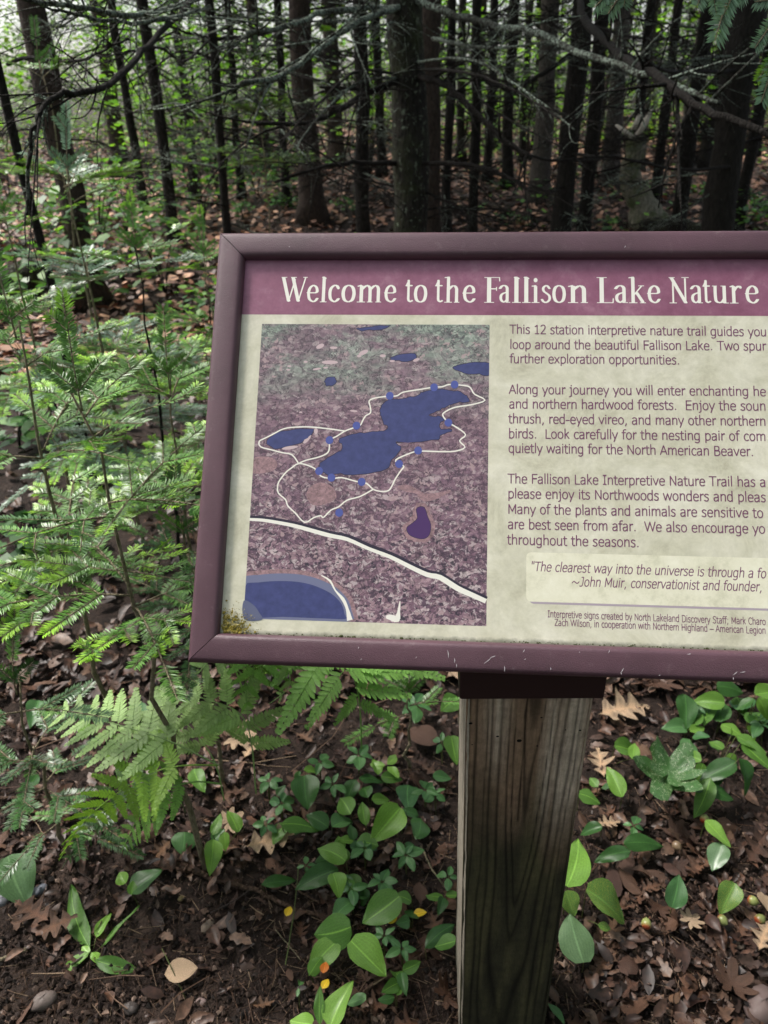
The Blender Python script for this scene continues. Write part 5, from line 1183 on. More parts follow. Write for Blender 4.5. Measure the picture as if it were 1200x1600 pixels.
def fir_branch(parent, base, d, L, tone, r1, sag=.25, bare=.12, name='branch', twigmat=None, needles=True, scale=1.0):
    """a flat fir branch from base along d: wood, then shoots in pairs and a terminal shoot"""
    base = np.array(base, float); d, s_, n_ = frame_from(d); k = 6
    t = np.linspace(0, 1, k + 1)[:, None]
    w = base + d * L * t + n_ * (-(sag * L) * t * t * .6 + .10 * L * t) + s_ * (r1.uniform(-.10, .10) * L * t * t)
    mb = MB(); mb.tube(w - base, np.linspace(.0015, .0009, k + 1) * (1 + L * 1.6), 5)
    b = link(mb.mesh(name, twigmat or BARKS), name); b.location = base; b.parent = parent; b.matrix_parent_inverse = parent.matrix_world.inverted()
    b['_m'] = 1; del b['_m']
    Wb = Matrix.Translation(Vector(base)); inv = Wb.inverted()
    def sh(p, dr, l):
        c = TONES[tone if r1.rand() < .85 else 'mid']; L0, me = min(c, key=lambda q: abs(q[0] - l) + r1.rand() * .02); kx = l / L0
        dd, ss, nn = frame_from(dr, n_ + s_ * r1.uniform(-.25, .25)); ks = .55 * kx + .45 if kx < 1 else 1 + (kx - 1) * .5
        o = link(me, 'shoot'); o.parent = b
        Mx = Matrix(((dd[0] * kx, ss[0] * ks, nn[0] * ks, p[0]), (dd[1] * kx, ss[1] * ks, nn[1] * ks, p[1]), (dd[2] * kx, ss[2] * ks, nn[2] * ks, p[2]), (0, 0, 0, 1)))
        o.matrix_basis = Mx @ Matrix.Identity(4); o.matrix_basis = Matrix.Translation(-Vector(base)) @ Mx
    npair = max(1, int(L / (.068 * scale)))
    for i in range(npair):
        tt = bare + (1 - bare) * (i + .35) / npair; p = np.array([np.interp(tt, t[:, 0], w[:, q]) for q in range(3)])
        for sg in (-1, 1):
            if r1.rand() < .10: continue
            l = min(.19 * scale, max(.04, L * (1 - tt) * r1.uniform(.5, .8) + .03)); a = math.radians(r1.uniform(40, 56)) * sg
            sh(p, d * math.cos(a) + s_ * math.sin(a) + n_ * r1.uniform(-.10, .06), l)
    e_ = w[-1] - w[-2]; sh(w[-1], e_, .09 * scale * r1.uniform(.8, 1.2)); sh(w[int(k * .45)], w[-1] - w[int(k * .45)], L * .5)
    return b
def fir(label, top_px, dist, tone, spread, seed, whorl=.13, lean=0., zmin=.12, n_az=5, cat='fir sapling', name='fir_sapling', bark_m='twig_bark', sr=.0042, limit=None, dead=0):
    r1 = np.random.RandomState(seed); T_ = atd(top_px[0], top_px[1], dist); z0 = gzf(T_.x, T_.y); base = np.array([T_.x - lean, T_.y, z0])
    e = empty(name, base); tag(e, label, cat); bpy.context.view_layer.update(); top = np.array(T_); hgt = top[2] - z0
    ts = np.linspace(0, 1, 12)[:, None]; w = base + (top - base) * ts + np.c_[r1.normal(0, .006, 12), r1.normal(0, .006, 12), np.zeros(12)] * np.minimum(1, ts * 4)
    mb = MB(); mb.tube(w - base + [0, 0, -.02] * (ts == 0), np.linspace(sr * (1 + hgt * .6), .0016, 12), 7); st = link(mb.mesh('stem', MAT[bark_m]), 'stem', e)
    h = hgt - .06; k = 0; first = True
    while h > zmin:
        f = 1 - h / hgt; L = min(spread, .09 + f * spread * 1.7) * r1.uniform(.8, 1.1); p = base + (top - base) * (h / hgt); az0 = r1.uniform(0, 2 * PI)
        for q in range(n_az - (1 if f < .2 else 0)):
            az = az0 + 2 * PI * q / n_az + r1.uniform(-.3, .3)
            if limit and not limit(az, h): continue
            up = .55 - 1.0 * f + r1.uniform(-.12, .12); tn = tone if r1.rand() > .18 * f else 'deep'
            if dead and r1.rand() < dead and f > .6: tn = 'brown'
            fir_branch(e, p + [0, 0, r1.uniform(-.03, .03)], (math.cos(az), math.sin(az), up), L * r1.uniform(.75, 1.1), tn, r1, .3)
        h -= whorl * r1.uniform(.85, 1.15); k += 1
    fir_branch(e, top - np.array([0, 0, .03]), (0, .1, 1), .07, tone, r1)
    return e
fir('balsam fir sapling with bright new tips nearest to the left rail of the sign', (122,612), 1.15, 'mid', .32, 1, .155, -.05, .64, 4, dead=.25)
fir('small bright fir sapling cut by the left edge below the lichened branch', (18,500), 1.35, 'mid', .30, 2, .19, .0, .66, 3)
fir('shaded fir sapling whose tips touch the middle of the left rail', (262,585), 1.50, 'mid', .27, 3, .20, .02, .6, 4)
fir('fir sapling with a thin black stem rising left of the frame corner', (212,385), 2.15, 'mid', .34, 4, .24, .02, .6, 4, bark_m='dead_wood')
fir('pale silvery fir sapling in front of the leaning trunk at upper left', (105,262), 2.2, 'silver', .38, 5, .22, .0, .55, 4)
fir('blurred fir sapling with tufts around the lichened branch at upper left', (60,95), 2.9, 'mid', .42, 6, .30, .0, 1.0, 4)
fir('low fir sapling half hidden behind the upper left corner of the frame', (318,395), 2.7, 'mid', .34, 8, .20, .0, .3, 4)
fir('dark little fir seedling at the left edge above the bare soil', (20,1065), 1.28, 'deep', .11, 10, .11, .0, .10, 3)
fir('small fir seedling whose tips show below the rail left of the post', (640,1080), 1.32, 'mid', .10, 11, .10, .0, .14, 3)
fir('shaded fir seedling in the gap between sapling and fern', (285,830), 1.35, 'deep', .18, 12, .17, .0, .45, 3, dead=.6)
fir('far fir sapling left of the main trunk in the brown litter', (400,90), 6.0, 'deep', .7, 14, .3, .0, .9)
fir('fir sapling behind the thin stem at the far left edge', (6,330), 2.4, 'mid', .36, 15, .22, .0, .6, 4)

# ------------------------------------------------------------------ trees
def branch_mesh(seed, mat, L=1.0, lich=False):
    """a dead conifer branch along +x, drooping, with twiggy side shoots"""
    r1 = np.random.RandomState(seed); mb = MB(); k = 9; t = np.linspace(0, 1, k)
    w = np.c_[t * L, np.cumsum(r1.normal(0, .012, k)) * L, .06 * t - r1.uniform(.05, .40) * t ** 2 + np.cumsum(r1.normal(0, .010, k))]
    mb.tube(w, np.linspace(.010, .0025, k), 6)
    def side(p, d, l, r, lev):
        q = np.linspace(0, 1, 5)[:, None]; cv = r1.normal(0, .12, 3) * l; pts = p + d * l * q + cv * q * q + np.array([0, 0, -.12 * l]) * q * q
        mb.tube(pts, np.linspace(r, r * .35, 5), 4)
        if lev:
            for _ in range(r1.randint(2, 5)):
                u_ = r1.uniform(.25, .9); a = r1.choice([-1, 1]) * r1.uniform(.5, .95); dd = np.array([d[0] * math.cos(a) - d[1] * math.sin(a), d[0] * math.sin(a) + d[1] * math.cos(a), d[2] + r1.normal(0, .25)])
                side(p + d * l * u_ + cv * u_ * u_, dd, l * r1.uniform(.25, .5), r * .6, lev - 1)
    for _ in range(20):
        u_ = r1.uniform(.15, .95); i = u_ * (k - 1); p = np.array([np.interp(i, np.arange(k), w[:, q]) for q in range(3)]); a = r1.choice([-1, 1]) * r1.uniform(.5, 1.1)
        side(p, np.array([math.cos(a), math.sin(a), r1.normal(0, .2)]), (1 - u_ * .6) * r1.uniform(.15, .42) * L, .0036, 2 if r1.rand() < .5 else 1)
    return mb.mesh('dead_branch', MAT[mat])
DB = [branch_mesh(100 + k, 'dead_wood' if k % 3 else 'lichen_wood') for k in range(9)]
def crown_mesh(seed):
    r1 = np.random.RandomState(seed); n = 620; z = r1.rand(n) ** .8; a = r1.uniform(0, 2 * PI, n); rr = (1 - z) * 1.55 * np.sqrt(r1.rand(n)) + .1
    c = np.c_[rr * np.cos(a), rr * np.sin(a), z * 5.5 - rr * .25]; V = []; C = []
    d = np.c_[np.cos(a), np.sin(a), r1.uniform(-.5, .1, n)]; s_ = np.c_[-np.sin(a), np.cos(a), r1.uniform(-.2, .2, n)]
    l = r1.uniform(.16, .34, n)[:, None]; w = r1.uniform(.05, .10, n)[:, None]
    V = np.stack([c, c + d * l * .6 - s_ * w, c + d * l, c + d * l * .6 + s_ * w], 1).reshape(-1, 3); C = np.repeat(np.outer(r1.uniform(.7, 1.3, n), MIDG), 4, 0)
    return quads_mesh('crown', V, 4, MAT['needle'], C)
CR = [crown_mesh(60 + k) for k in range(4)]
def trunk_obj(e, base, r_px, dist, mat, r1, hgt, lean=(0, 0), crook=.022):
    k = 22; t = np.linspace(0, 1, k)[:, None]; rad = r_px / 2 / FPX * math.hypot(dist, .5) ; n = 12
    w = np.c_[np.cumsum(r1.normal(0, crook, k)) * .5, np.cumsum(r1.normal(0, crook, k)) * .5, np.zeros(k)]; w -= w[0]
    w = w + np.hstack([t * lean[0], t * lean[1], t * hgt - .08]); rr = rad * (1.02 - .35 * t[:, 0]) * (1 + .9 * np.exp(-t[:, 0] * hgt / .18)) * (1 + r1.normal(0, .05, k))
    mb = MB(); mb.tube(w, rr, n); return link(mb.mesh('trunk', MAT[mat]), 'trunk', e), w, rr
def tree(label, px, py, dist, w, mat='spruce_bark', seed=0, cat='tree', name='spruce_tree', branches=9, crown=True, lean=(0, 0), hgt=6.5, bl=(.5, 1.1), zr=(.35, None), group=None):
    r1 = np.random.RandomState(seed + 500); q = atd(px, py, dist); x, y = q.x, q.y; z0 = gzf(x, y)
    e = empty(name, (x - lean[0] * .2, y - lean[1] * .2, z0)); tag(e, label, cat, group)
    tr, ww, rr = trunk_obj(e, None, w, dist, mat, r1, hgt, lean)
    zt = zr[1] or (1.7 + .11 * dist)
    for i in range(branches):
        z = r1.uniform(zr[0], zt); az = r1.uniform(0, 2 * PI); b = link(DB[r1.randint(9)], 'dead_branch', e); c = [np.interp(z, ww[:, 2], ww[:, k]) for k in range(2)]
        s_ = r1.uniform(*bl); b.location = (c[0], c[1], z); b.rotation_euler = (r1.uniform(-.5, .5), r1.uniform(-.25, .35), az); b.scale = (s_, s_, s_)
    if crown:
        c = link(CR[r1.randint(4)], 'crown', e); c.location = (lean[0] * .6, lean[1] * .6, hgt * .52 + 1.2); s_ = r1.uniform(.9, 1.25); c.scale = (s_, s_, s_); c.rotation_euler = (0, 0, az0 if False else r1.uniform(0, 6)); c['kind'] = 'stuff'
    return e
TR = {}
TL = [
 ('main', 'thick dark mossy trunk standing right behind the middle of the sign', 634, 150, 5.0, 52, 'mossy_bark'),
 ('lean', 'dark trunk at the upper left behind the lichened branch', 68, 100, 7, 38, 'brown_bark'),
 ('t3', 'slim black trunk above the left part of the frame corner', 232, 80, 9, 16, 'spruce_bark'),
 ('t4', 'thin black stem rising just left of the upper left frame corner', 328, 150, 6.5, 13, 'spruce_bark'),
 ('t5', 'thin stem next to the one left of the frame corner', 352, 60, 12, 10, 'spruce_bark'),
 ('t6', 'broad blurred brown trunk far behind the word Welcome', 470, 50, 10, 32, 'brown_bark'),
 ('t7', 'slender dark trunk tapering down above the word to', 557, 120, 8, 20, 'spruce_bark'),
 ('t8', 'thin far stem immediately left of the thick mossy trunk', 592, 120, 13, 13, 'spruce_bark'),
 ('t9', 'brownish trunk partly hidden by the thick mossy trunk, on its right', 676, 150, 7.6, 32, 'brown_bark'),
 ('t10', 'first thin stem right of the thick mossy trunk', 699, 180, 9, 13, 'spruce_bark'),
 ('t11', 'second thin stem right of the thick mossy trunk', 743, 180, 8, 14, 'spruce_bark'),
 ('t12', 'third thin stem right of the thick mossy trunk', 768, 120, 13, 12, 'spruce_bark'),
 ('t13', 'dark stem above the gap before the word Lake', 802, 110, 12, 15, 'spruce_bark'),
 ('t14', 'very thin far stem right of the gap before Lake', 824, 100, 17, 9, 'spruce_bark'),
 ('t15', 'pale grey broad trunk between the thin black stems', 858, 70, 11, 26, 'grey_bark'),
 ('t16', 'stout black trunk standing above the letter L of Lake', 893, 150, 7.5, 29, 'spruce_bark'),
 ('t17', 'black trunk just right of the stout one, crossed by a branch', 928, 150, 8, 20, 'spruce_bark'),
 ('t18', 'grey-brown trunk left of the standing birch stump', 968, 140, 12, 24, 'grey_bark'),
 ('t19', 'thin dark stem above the standing birch stump', 1010, 80, 11, 14, 'spruce_bark'),
 ('t20', 'thin stem right of the birch stump in the far green', 1048, 110, 10, 13, 'spruce_bark'),
 ('t21', 'black forked stem between birch stump and big right trunk', 1080, 210, 8, 20, 'spruce_bark'),
 ('t22', 'grey far trunk beyond the needle sprig at upper right', 1098, 70, 14, 22, 'grey_bark'),
 ('t23', 'big dark trunk with flared base above the word Nature', 1150, 200, 6.6, 44, 'spruce_bark'),
 ('t24', 'thin bent stem along the upper left edge', 10, 150, 3.4, 13, 'dead_wood'),
 ('t25', 'faint thin stem left of the frame corner, far back', 272, 60, 14, 12, 'spruce_bark'),
 ('t26', 'far brown trunk between the two leftmost dark trunks', 150, 30, 20, 20, 'brown_bark'),
 ('t27', 'far stem beyond the lichened branches above Welcome', 400, 50, 16, 14, 'brown_bark'),
 ('t28', 'far slim trunk above the letter c of Welcome', 515, 40, 15, 22, 'brown_bark'),
 ('t29', 'thin black stem close to the right edge of the photo', 1186, 180, 9, 15, 'spruce_bark'),
 ('t30', 'slanting thin trunk between the leftmost trunk and the slim black one', 185, 60, 11, 12, 'spruce_bark'),
 ('t31', 'thin stem behind the branch tangle above the word Welcome', 430, 100, 11, 11, 'spruce_bark'),
 ('t32', 'far thin trunk just left of the big flared trunk', 1122, 100, 15, 15, 'spruce_bark'),
]
for i, (k, lab, px, py, d, w, mt) in enumerate(TL):
    nb = {'main': 8, 't24': 3}.get(k, 17 if d < 10 else 18)
    TR[k] = tree(lab, px, py, d, w, mt, i, branches=nb, crown=d < 15, zr=(.3 if d > 6 else .5, None), bl=(.45, 1.0) if d < 9 else (.7, 1.3))
rs = np.random.RandomState(77)
for i in range(48):
    px = rs.uniform(-20, 1220) if i % 4 == 0 else rs.uniform(660, 1220); d = rs.uniform(14, 34); w = rs.uniform(.05, .16) / d * FPX
    tree('thin dark far trunk among many in the bright green distance', px, 150, d, w, ['spruce_bark', 'brown_bark', 'spruce_bark', 'grey_bark'][rs.randint(4)], 100 + i, branches=6, crown=False, hgt=9, bl=(.8, 1.8), lean=(rs.normal(0, .5), rs.normal(0, .3)), group='far thin trunks in the background')

# long branches drawn in place, parts of their trees
def limb(tree_key, dist, pts, r0, r1_, mat='dead_wood', twigs=6, dz=None, seed=0, tw_len=.22):
    e = TR[tree_key] if isinstance(tree_key, str) else tree_key; bpy.context.view_layer.update(); r1 = np.random.RandomState(seed + 900)
    ds = dist if isinstance(dist, (list, tuple)) else [dist] * len(pts)
    w = smooth([np.array(atd(x, y, d)) for (x, y), d in zip(pts, ds)], 6, False); w += r1.normal(0, r0 * .18, w.shape); o0 = w[0].copy(); mb = MB(); n = len(w)
    mb.tube(w - o0, np.linspace(r0, r1_, n) * (1 + r1.normal(0, .06, n)), 8)
    for _ in range(twigs):
        i = r1.randint(2, n - 1); T_ = w[i] - w[i - 1]; T_ /= np.linalg.norm(T_); l = tw_len * r1.uniform(.35, 1.2)
        dr = T_ * r1.uniform(.4, .9) + r1.normal(0, .6, 3); dr /= np.linalg.norm(dr); q = np.linspace(0, 1, 6)[:, None]; cv = r1.normal(0, .25, 3) * l
        pts_ = w[i] - o0 + dr * l * q + cv * q * q; mb.tube(pts_, np.linspace(r1_ * .8, r1_ * .25, 6), 4)
        for _ in range(r1.randint(1, 4)):
            j = r1.randint(1, 5); d2 = dr + r1.normal(0, .6, 3); d2 /= np.linalg.norm(d2); l2 = l * r1.uniform(.2, .5); mb.tube(pts_[j] + d2 * l2 * np.linspace(0, 1, 4)[:, None] + r1.normal(0, .1, 3) * l2 * np.linspace(0, 1, 4)[:, None] ** 2, np.linspace(r1_ * .4, r1_ * .15, 4), 4)
    b = link(mb.mesh('dead_branch', MAT[mat]), 'dead_branch'); b.location = o0; b.parent = e; b.matrix_parent_inverse = e.matrix_world.inverted(); return b
LW, DW = 'lichen_wood', 'dead_wood'
limb('main', [5, 4.6, 4.2, 3.9], [(625,12),(520,18),(450,40),(385,50)], .017, .007, LW, 14, seed=1, tw_len=.5)
limb('main', [5, 4.5, 4.1, 3.7, 3.5], [(625,10),(560,35),(500,75),(440,118),(375,130)], .017, .009, LW, 14, seed=2, tw_len=.5)
limb('main', [5, 4.6, 4.2, 4.0, 3.9], [(620,128),(575,145),(530,172),(480,192),(400,195)], .018, .008, DW, 12, seed=3, tw_len=.5)
limb('main', [5, 4.7, 4.4, 4.2], [(620,255),(560,254),(500,262),(430,285)], .016, .006, DW, 8, seed=4, tw_len=.4)
limb('main', [5, 4.5, 4.3], [(618,125),(575,140),(500,135)], .012, .005, DW, 8, seed=5)
limb('main', [5, 4.6, 4.2, 3.8, 3.4, 3.1], [(648,0),(750,35),(830,50),(920,88),(1020,118),(1120,160)], .020, .008, LW, 14, seed=6, tw_len=.4)
limb('main', [5, 4.7, 4.5, 4.3], [(650,120),(700,135),(760,195),(830,250)], .022, .010, DW, 8, seed=7, tw_len=.4)
limb('main', [5, 4.7, 4.5, 4.3], [(650,255),(730,258),(790,275),(830,300)], .015, .006, DW, 8, seed=8, tw_len=.4)
limb('t16', [7.5, 5.5, 4.2, 3.4, 3.0, 2.8], [(893,-60),(910,20),(960,80),(1020,118),(1100,170),(1215,215)], .026, .010, DW, 18, seed=9, tw_len=.35)
limb('t16', [7.5, 7.2, 7, 6.6], [(893,85),(840,120),(800,140),(760,130)], .02, .01, DW, 6, seed=10, tw_len=.4)
limb('t16', [7.5, 6, 5, 4.5], [(893,240),(940,248),(860,250),(800,232)], .012, .006, DW, 6, seed=11, tw_len=.3)
limb('t23', [6.6, 5.6, 4.8, 4.2], [(1150,110),(1100,112),(1040,110),(960,75)], .014, .006, DW, 12, seed=12, tw_len=.5)
limb('t23', [6.6, 5.6, 4.8, 4.4], [(1150,190),(1090,170),(1040,130),(1010,90)], .014, .006, DW, 10, seed=13, tw_len=.4)
limb('t23', [6.6, 5.8, 5.0, 4.6], [(1150,260),(1060,265),(960,245),(880,250)], .012, .005, DW, 8, seed=14, tw_len=.4)
limb('t6', [9, 7.5, 6.5, 6], [(470,30),(400,55),(330,60),(260,40)], .02, .008, DW, 14, seed=15, tw_len=.8)
limb('t6', [9, 8, 7], [(470,60),(520,110),(560,90)], .014, .006, DW, 8, seed=16, tw_len=.5)
limb('t9', [7, 6.4, 6], [(676,60),(760,75),(860,65)], .016, .006, LW, 10, seed=17, tw_len=.6)
limb('t4', [6.5, 3.8, 2.9, 2.3, 2.0, 1.9, 1.85, 1.83], [(330,-40),(290,12),(240,62),(190,115),(150,140),(82,152),(55,195),(45,262)], .011, .0030, DW, 12, seed=18, tw_len=.22)
limb('t4', [2.0, 1.93, 1.88, 1.85, 1.84], [(150,140),(85,152),(62,190),(47,240),(43,335)], .007, .0035, LW, 16, seed=19, tw_len=.06)
limb('t4', [6.5, 3.6, 2.7, 2.3, 2.1], [(328,-10),(270,12),(200,22),(120,12),(20,-5)], .012, .004, LW, 22, seed=20, tw_len=.30)
limb('t4', [6.5, 3.8, 3.0, 2.8, 2.7], [(328,10),(300,20),(220,35),(140,28),(60,8)], .010, .003, LW, 20, seed=21, tw_len=.30)
limb('t4', [6.5, 4.5, 3.4, 2.8], [(328,60),(290,95),(250,75),(180,85)], .008, .003, DW, 12, seed=22, tw_len=.3)
limb('t24', [3.4, 3.2, 2.8, 2.5], [(12,100),(50,90),(120,95),(200,60)], .007, .003, DW, 12, seed=23, tw_len=.3)
limb('t11', [8, 7, 6.2], [(743,150),(800,190),(880,230)], .012, .005, DW, 8, seed=24, tw_len=.5)
limb('t17', [8, 7, 6.2], [(928,40),(1000,60),(1090,55)], .014, .006, DW, 10, seed=25, tw_len=.6)
limb('t3', [9, 7, 5.5], [(232,40),(300,60),(380,25)], .014, .005, LW, 14, seed=26, tw_len=.6)
limb('t31', [11, 8, 6], [(430,90),(380,130),(310,120)], .014, .005, DW, 14, seed=27, tw_len=.7)

rs = np.random.RandomState(404)
for k in range(16):
    x0, y0 = [(620, 60), (330, 20), (470, 40), (650, 100), (900, 40), (1150, 90), (232, 60), (340, 90)][k % 8]; key = ['main', 't4', 't6', 'main', 't16', 't23', 't3', 't4'][k % 8]; d0 = {'main': 5, 't4': 6.5, 't6': 10, 't16': 7.5, 't23': 6.6, 't3': 9}[key]
    sg = [-1, -1, -1, 1, 1, -1, 1, 1][k % 8]; y0 += rs.uniform(-50, 110); L_ = rs.uniform(130, 260); dr_ = rs.uniform(20, 110)
    limb(key, [d0, d0 - .8, d0 - 1.3, d0 - 1.6], [(x0, y0), (x0 + sg * L_ * .35, y0 + rs.uniform(-15, 20)), (x0 + sg * L_ * .7, y0 + dr_ * .45), (x0 + sg * L_, y0 + dr_)], .008, .003, LW if k % 3 else DW, 16, seed=60 + k, tw_len=.45)

# fir whose live sprigs hang into the top right corner
r1 = np.random.RandomState(3)
bf = atd(1560, 100, 1.7); e = empty('fir_tree', (bf.x, bf.y, gzf(bf.x, bf.y))); tag(e, 'balsam fir reaching in from the right with live silvery sprigs at the top corner', 'fir tree'); bpy.context.view_layer.update()
mb = MB(); mb.tube([(0, 0, -.05), (0, .02, 1.2), (.02, .03, 2.6), (.02, .02, 4.2)], [.06, .05, .04, .02], 10); link(mb.mesh('trunk', MAT['grey_bark']), 'trunk', e)
def sprig(pts, dist, tone):
    w = [np.array(atd(x, y, dd)) for (x, y), dd in zip(pts, dist)]
    for a, b in zip(w[:-1], w[1:]): pass
    b0 = w[0]; ws = smooth(w, 4, False); mb = MB(); mb.tube(ws - b0, np.linspace(.0035, .0012, len(ws)), 5)
    b = link(mb.mesh('branch', MAT['twig_bark']), 'branch'); b.location = b0; b.parent = e; b.matrix_parent_inverse = e.matrix_world.inverted(); return b, b0
def hang(b, b0, a, c, d1, d2, tone, nu=0):
    A = np.array(atd(*a, d1)); Cc = np.array(atd(*c, d2)); L0, me = TONES[tone][nu]; l = np.linalg.norm(Cc - A); dd, ss, nn = frame_from(Cc - A, (.1, -1, .25)); k = l / L0; kk = .5 + .5 * k
    o = link(me, 'shoot'); o.parent = b; o.matrix_basis = Matrix.Translation(-Vector(b0)) @ Matrix(((dd[0] * k, ss[0] * kk, nn[0] * kk, A[0]), (dd[1] * k, ss[1] * kk, nn[1] * kk, A[1]), (dd[2] * k, ss[2] * kk, nn[2] * kk, A[2]), (0, 0, 0, 1)))
b, b0 = sprig([(1560, -30), (1400, -75), (1250, -70), (1150, -50), (1110, -40)], [1.7, 1.45, 1.3, 1.2, 1.15], 'silver')
hang(b, b0, (1150, -45), (1118, 62), 1.2, 1.17, 'silver', 0); hang(b, b0, (1165, -50), (1132, 22), 1.2, 1.18, 'silver', 0); hang(b, b0, (1110, -40), (1122, 20), 1.15, 1.15, 'silver', 3)
hang(b, b0, (1190, -55), (1152, -2), 1.25, 1.2, 'silver', 0); hang(b, b0, (1110, -40), (1090, 8), 1.15, 1.13, 'silver', 0)
b, b0 = sprig([(1560, 20), (1380, -10), (1260, 10), (1210, 30)], [1.7, 1.5, 1.42, 1.4], 'mid')
hang(b, b0, (1210, 30), (1180, 75), 1.4, 1.38, 'silver', 0); hang(b, b0, (1230, 60), (1185, 125), 1.42, 1.4, 'mid', 3); hang(b, b0, (1215, 80), (1190, 160), 1.42, 1.4, 'silver', 0); hang(b, b0, (1240, -5), (1180, 2), 1.45, 1.42, 'silver', 0)
b, b0 = sprig([(1560, -60), (1300, -110), (1100, -100), (980, -50)], [1.7, 1.5, 1.4, 1.35], 'silver')
hang(b, b0, (985, -45), (928, 12), 1.35, 1.35, 'silver', 0); hang(b, b0, (985, -45), (975, 10), 1.35, 1.35, 'silver', 0); hang(b, b0, (1000, -55), (950, 22), 1.36, 1.35, 'silver', 0)

# birch stump, broken and mossy, standing above the word Lake
e = empty('birch_stump', P(1008, 335)); tag(e, 'mossy leaning birch stump with a torn pale top above the word Nature', 'tree stump'); bpy.context.view_layer.update()
dd = math.hypot(*P(1008, 335)[:2]); o0 = np.array(e.location)
w = smooth([np.array(atd(x, y, dd)) for x, y in [(1012,350),(1003,318),(988,290),(985,262),(993,240),(992,215)]], 5, False) - o0
mb = MB(); rr = np.interp(np.linspace(0, 1, len(w)), [0, .2, .6, 1], [.19, .115, .085, .08]) * dd / 7.6 * (1 + .05 * np.sin(np.arange(len(w)) * 2.1)); mb.tube(w, rr, 14); tk = link(mb.mesh('trunk', MAT['birch_bark']), 'trunk', e)
flat('torn_wood', (.55, .50, .42), .8)
for k, (x, y, x2, y2, r0) in enumerate([(992,205,962,195,.03),(996,200,1020,170,.035),(990,190,1000,178,.03)]):
    a = np.array(atd(x, y + 12, dd)) - o0; c = np.array(atd(x2, y2, dd)) - o0; mb = MB(); mb.tube([a, (a + c) / 2, c], [r0, r0, r0 * .5], 6); link(mb.mesh('splinter', MAT['torn_wood']), 'splinter', e)
def log(label, a, b, r0, mat='mossy_bark'):
    A = np.array(P(*a, r0 * .7)); B_ = np.array(P(*b, r0 * .7)); q = np.linspace(0, 1, 8)[:, None]; w = (B_ - A) * q + np.random.RandomState(abs(int(a[0]))).normal(0, r0 * .12, (8, 3)); mb = MB(); mb.tube(w, r0 * (1 - .2 * q[:, 0]), 10); o = link(mb.mesh('fallen_log', MAT[mat]), 'fallen_log'); o.location = A; tag(o, label, 'log')
log('mossy log lying beside the foot of the birch stump', (1010,340), (1120,352), .10)
log('dark rotten log at the left edge behind the bright saplings', (-30,470), (60,425), .16)
log('thin fallen pole crossing the litter left of the thick mossy trunk', (380,330), (600,350), .03, 'brown_bark')
log('pale fallen branch in the litter right of the thin stems', (860,300), (960,262), .035, 'grey_bark')
log('fallen pole in the litter above the letters Lak', (700,300), (850,335), .03, 'brown_bark')

# ------------------------------------------------------------------ undergrowth
def leafy(seed, n, rx, rz, ls, cols, stems=5, flat_=.5):
    r1 = np.random.RandomState(seed); V = []; C = []
    for i in range(n):
        a = r1.uniform(0, 2 * PI); rr = rx * r1.rand() ** .5; z = rz * (.18 + .82 * r1.rand() ** .7) * (1 - .35 * (rr / rx) ** 2); p = np.array([rr * math.cos(a), rr * math.sin(a), z])
        b = r1.uniform(0, 2 * PI); d = np.array([math.cos(b), math.sin(b), r1.uniform(-.5, .2)]); d /= np.linalg.norm(d); s_ = np.array([-math.sin(b), math.cos(b), r1.uniform(-flat_, flat_)]); n_ = np.cross(d, s_); l = ls * r1.uniform(.6, 1.3); w = l * r1.uniform(.26, .38)
        q = [p, p + d * l * .30 + s_ * w, p + d * l * .72 + s_ * w * .75, p + d * l - n_ * l * .1, p + d * l * .72 - s_ * w * .75, p + d * l * .30 - s_ * w]
        V += q; c = np.array(cols[r1.randint(len(cols))]) * r1.uniform(.75, 1.3); C += [c * .9, c, c, c * 1.05, c, c]
    f = quads_mesh('foliage', np.array(V), 6, MAT['shrub_leaf'], np.array(C)); mb = MB()
    for _ in range(stems):
        a = r1.uniform(0, 2 * PI); e_ = np.array([math.cos(a) * rx * .7, math.sin(a) * rx * .7, rz * r1.uniform(.7, 1.)]); q = np.linspace(0, 1, 6)[:, None]; mb.tube(e_ * q * np.array([1, 1, 1]) * np.c_[q, q, np.ones(6)[:, None]][:, :3] if False else np.c_[e_[0] * q[:, 0] ** 1.5, e_[1] * q[:, 0] ** 1.5, e_[2] * q[:, 0] - .03 * (q[:, 0] == 0)], np.linspace(.006, .002, 6), 5)
    return f, mb.mesh('stem', MAT['dead_wood'])
GC = [(.10, .21, .045), (.07, .16, .04), (.14, .26, .05), (.055, .13, .05)]
SB = [leafy(200 + k, 170, .40, .75, .085, GC, 6) for k in range(4)]; SL = [leafy(220 + k, 36, .17, .20, .07, [(.06, .15, .045), (.08, .18, .06), (.05, .12, .05)], 3) for k in range(3)]
SY = [leafy(240 + k, 420, 1.0, 2.6, .11, [(.13, .25, .04), (.17, .30, .045), (.09, .19, .04)], 8) for k in range(3)]
def bush(kit, name, label, cat, px, py, dist=None, s=1., seed=0, group=None):
    r1 = np.random.RandomState(seed); q = P(px, py) if dist is None else atd(px, py, dist); x, y = q[0], q[1]
    e = empty(name, (x, y, gzf(x, y))); tag(e, label, cat, group); f, st = kit[seed % len(kit)]
    a = link(f, 'foliage', e); b = link(st, 'stem', e); rz = r1.uniform(0, 6); sz = s * r1.uniform(.9, 1.15)
    for o in (a, b): o.rotation_euler = (0, 0, rz); o.scale = (s, s, sz)
    return e
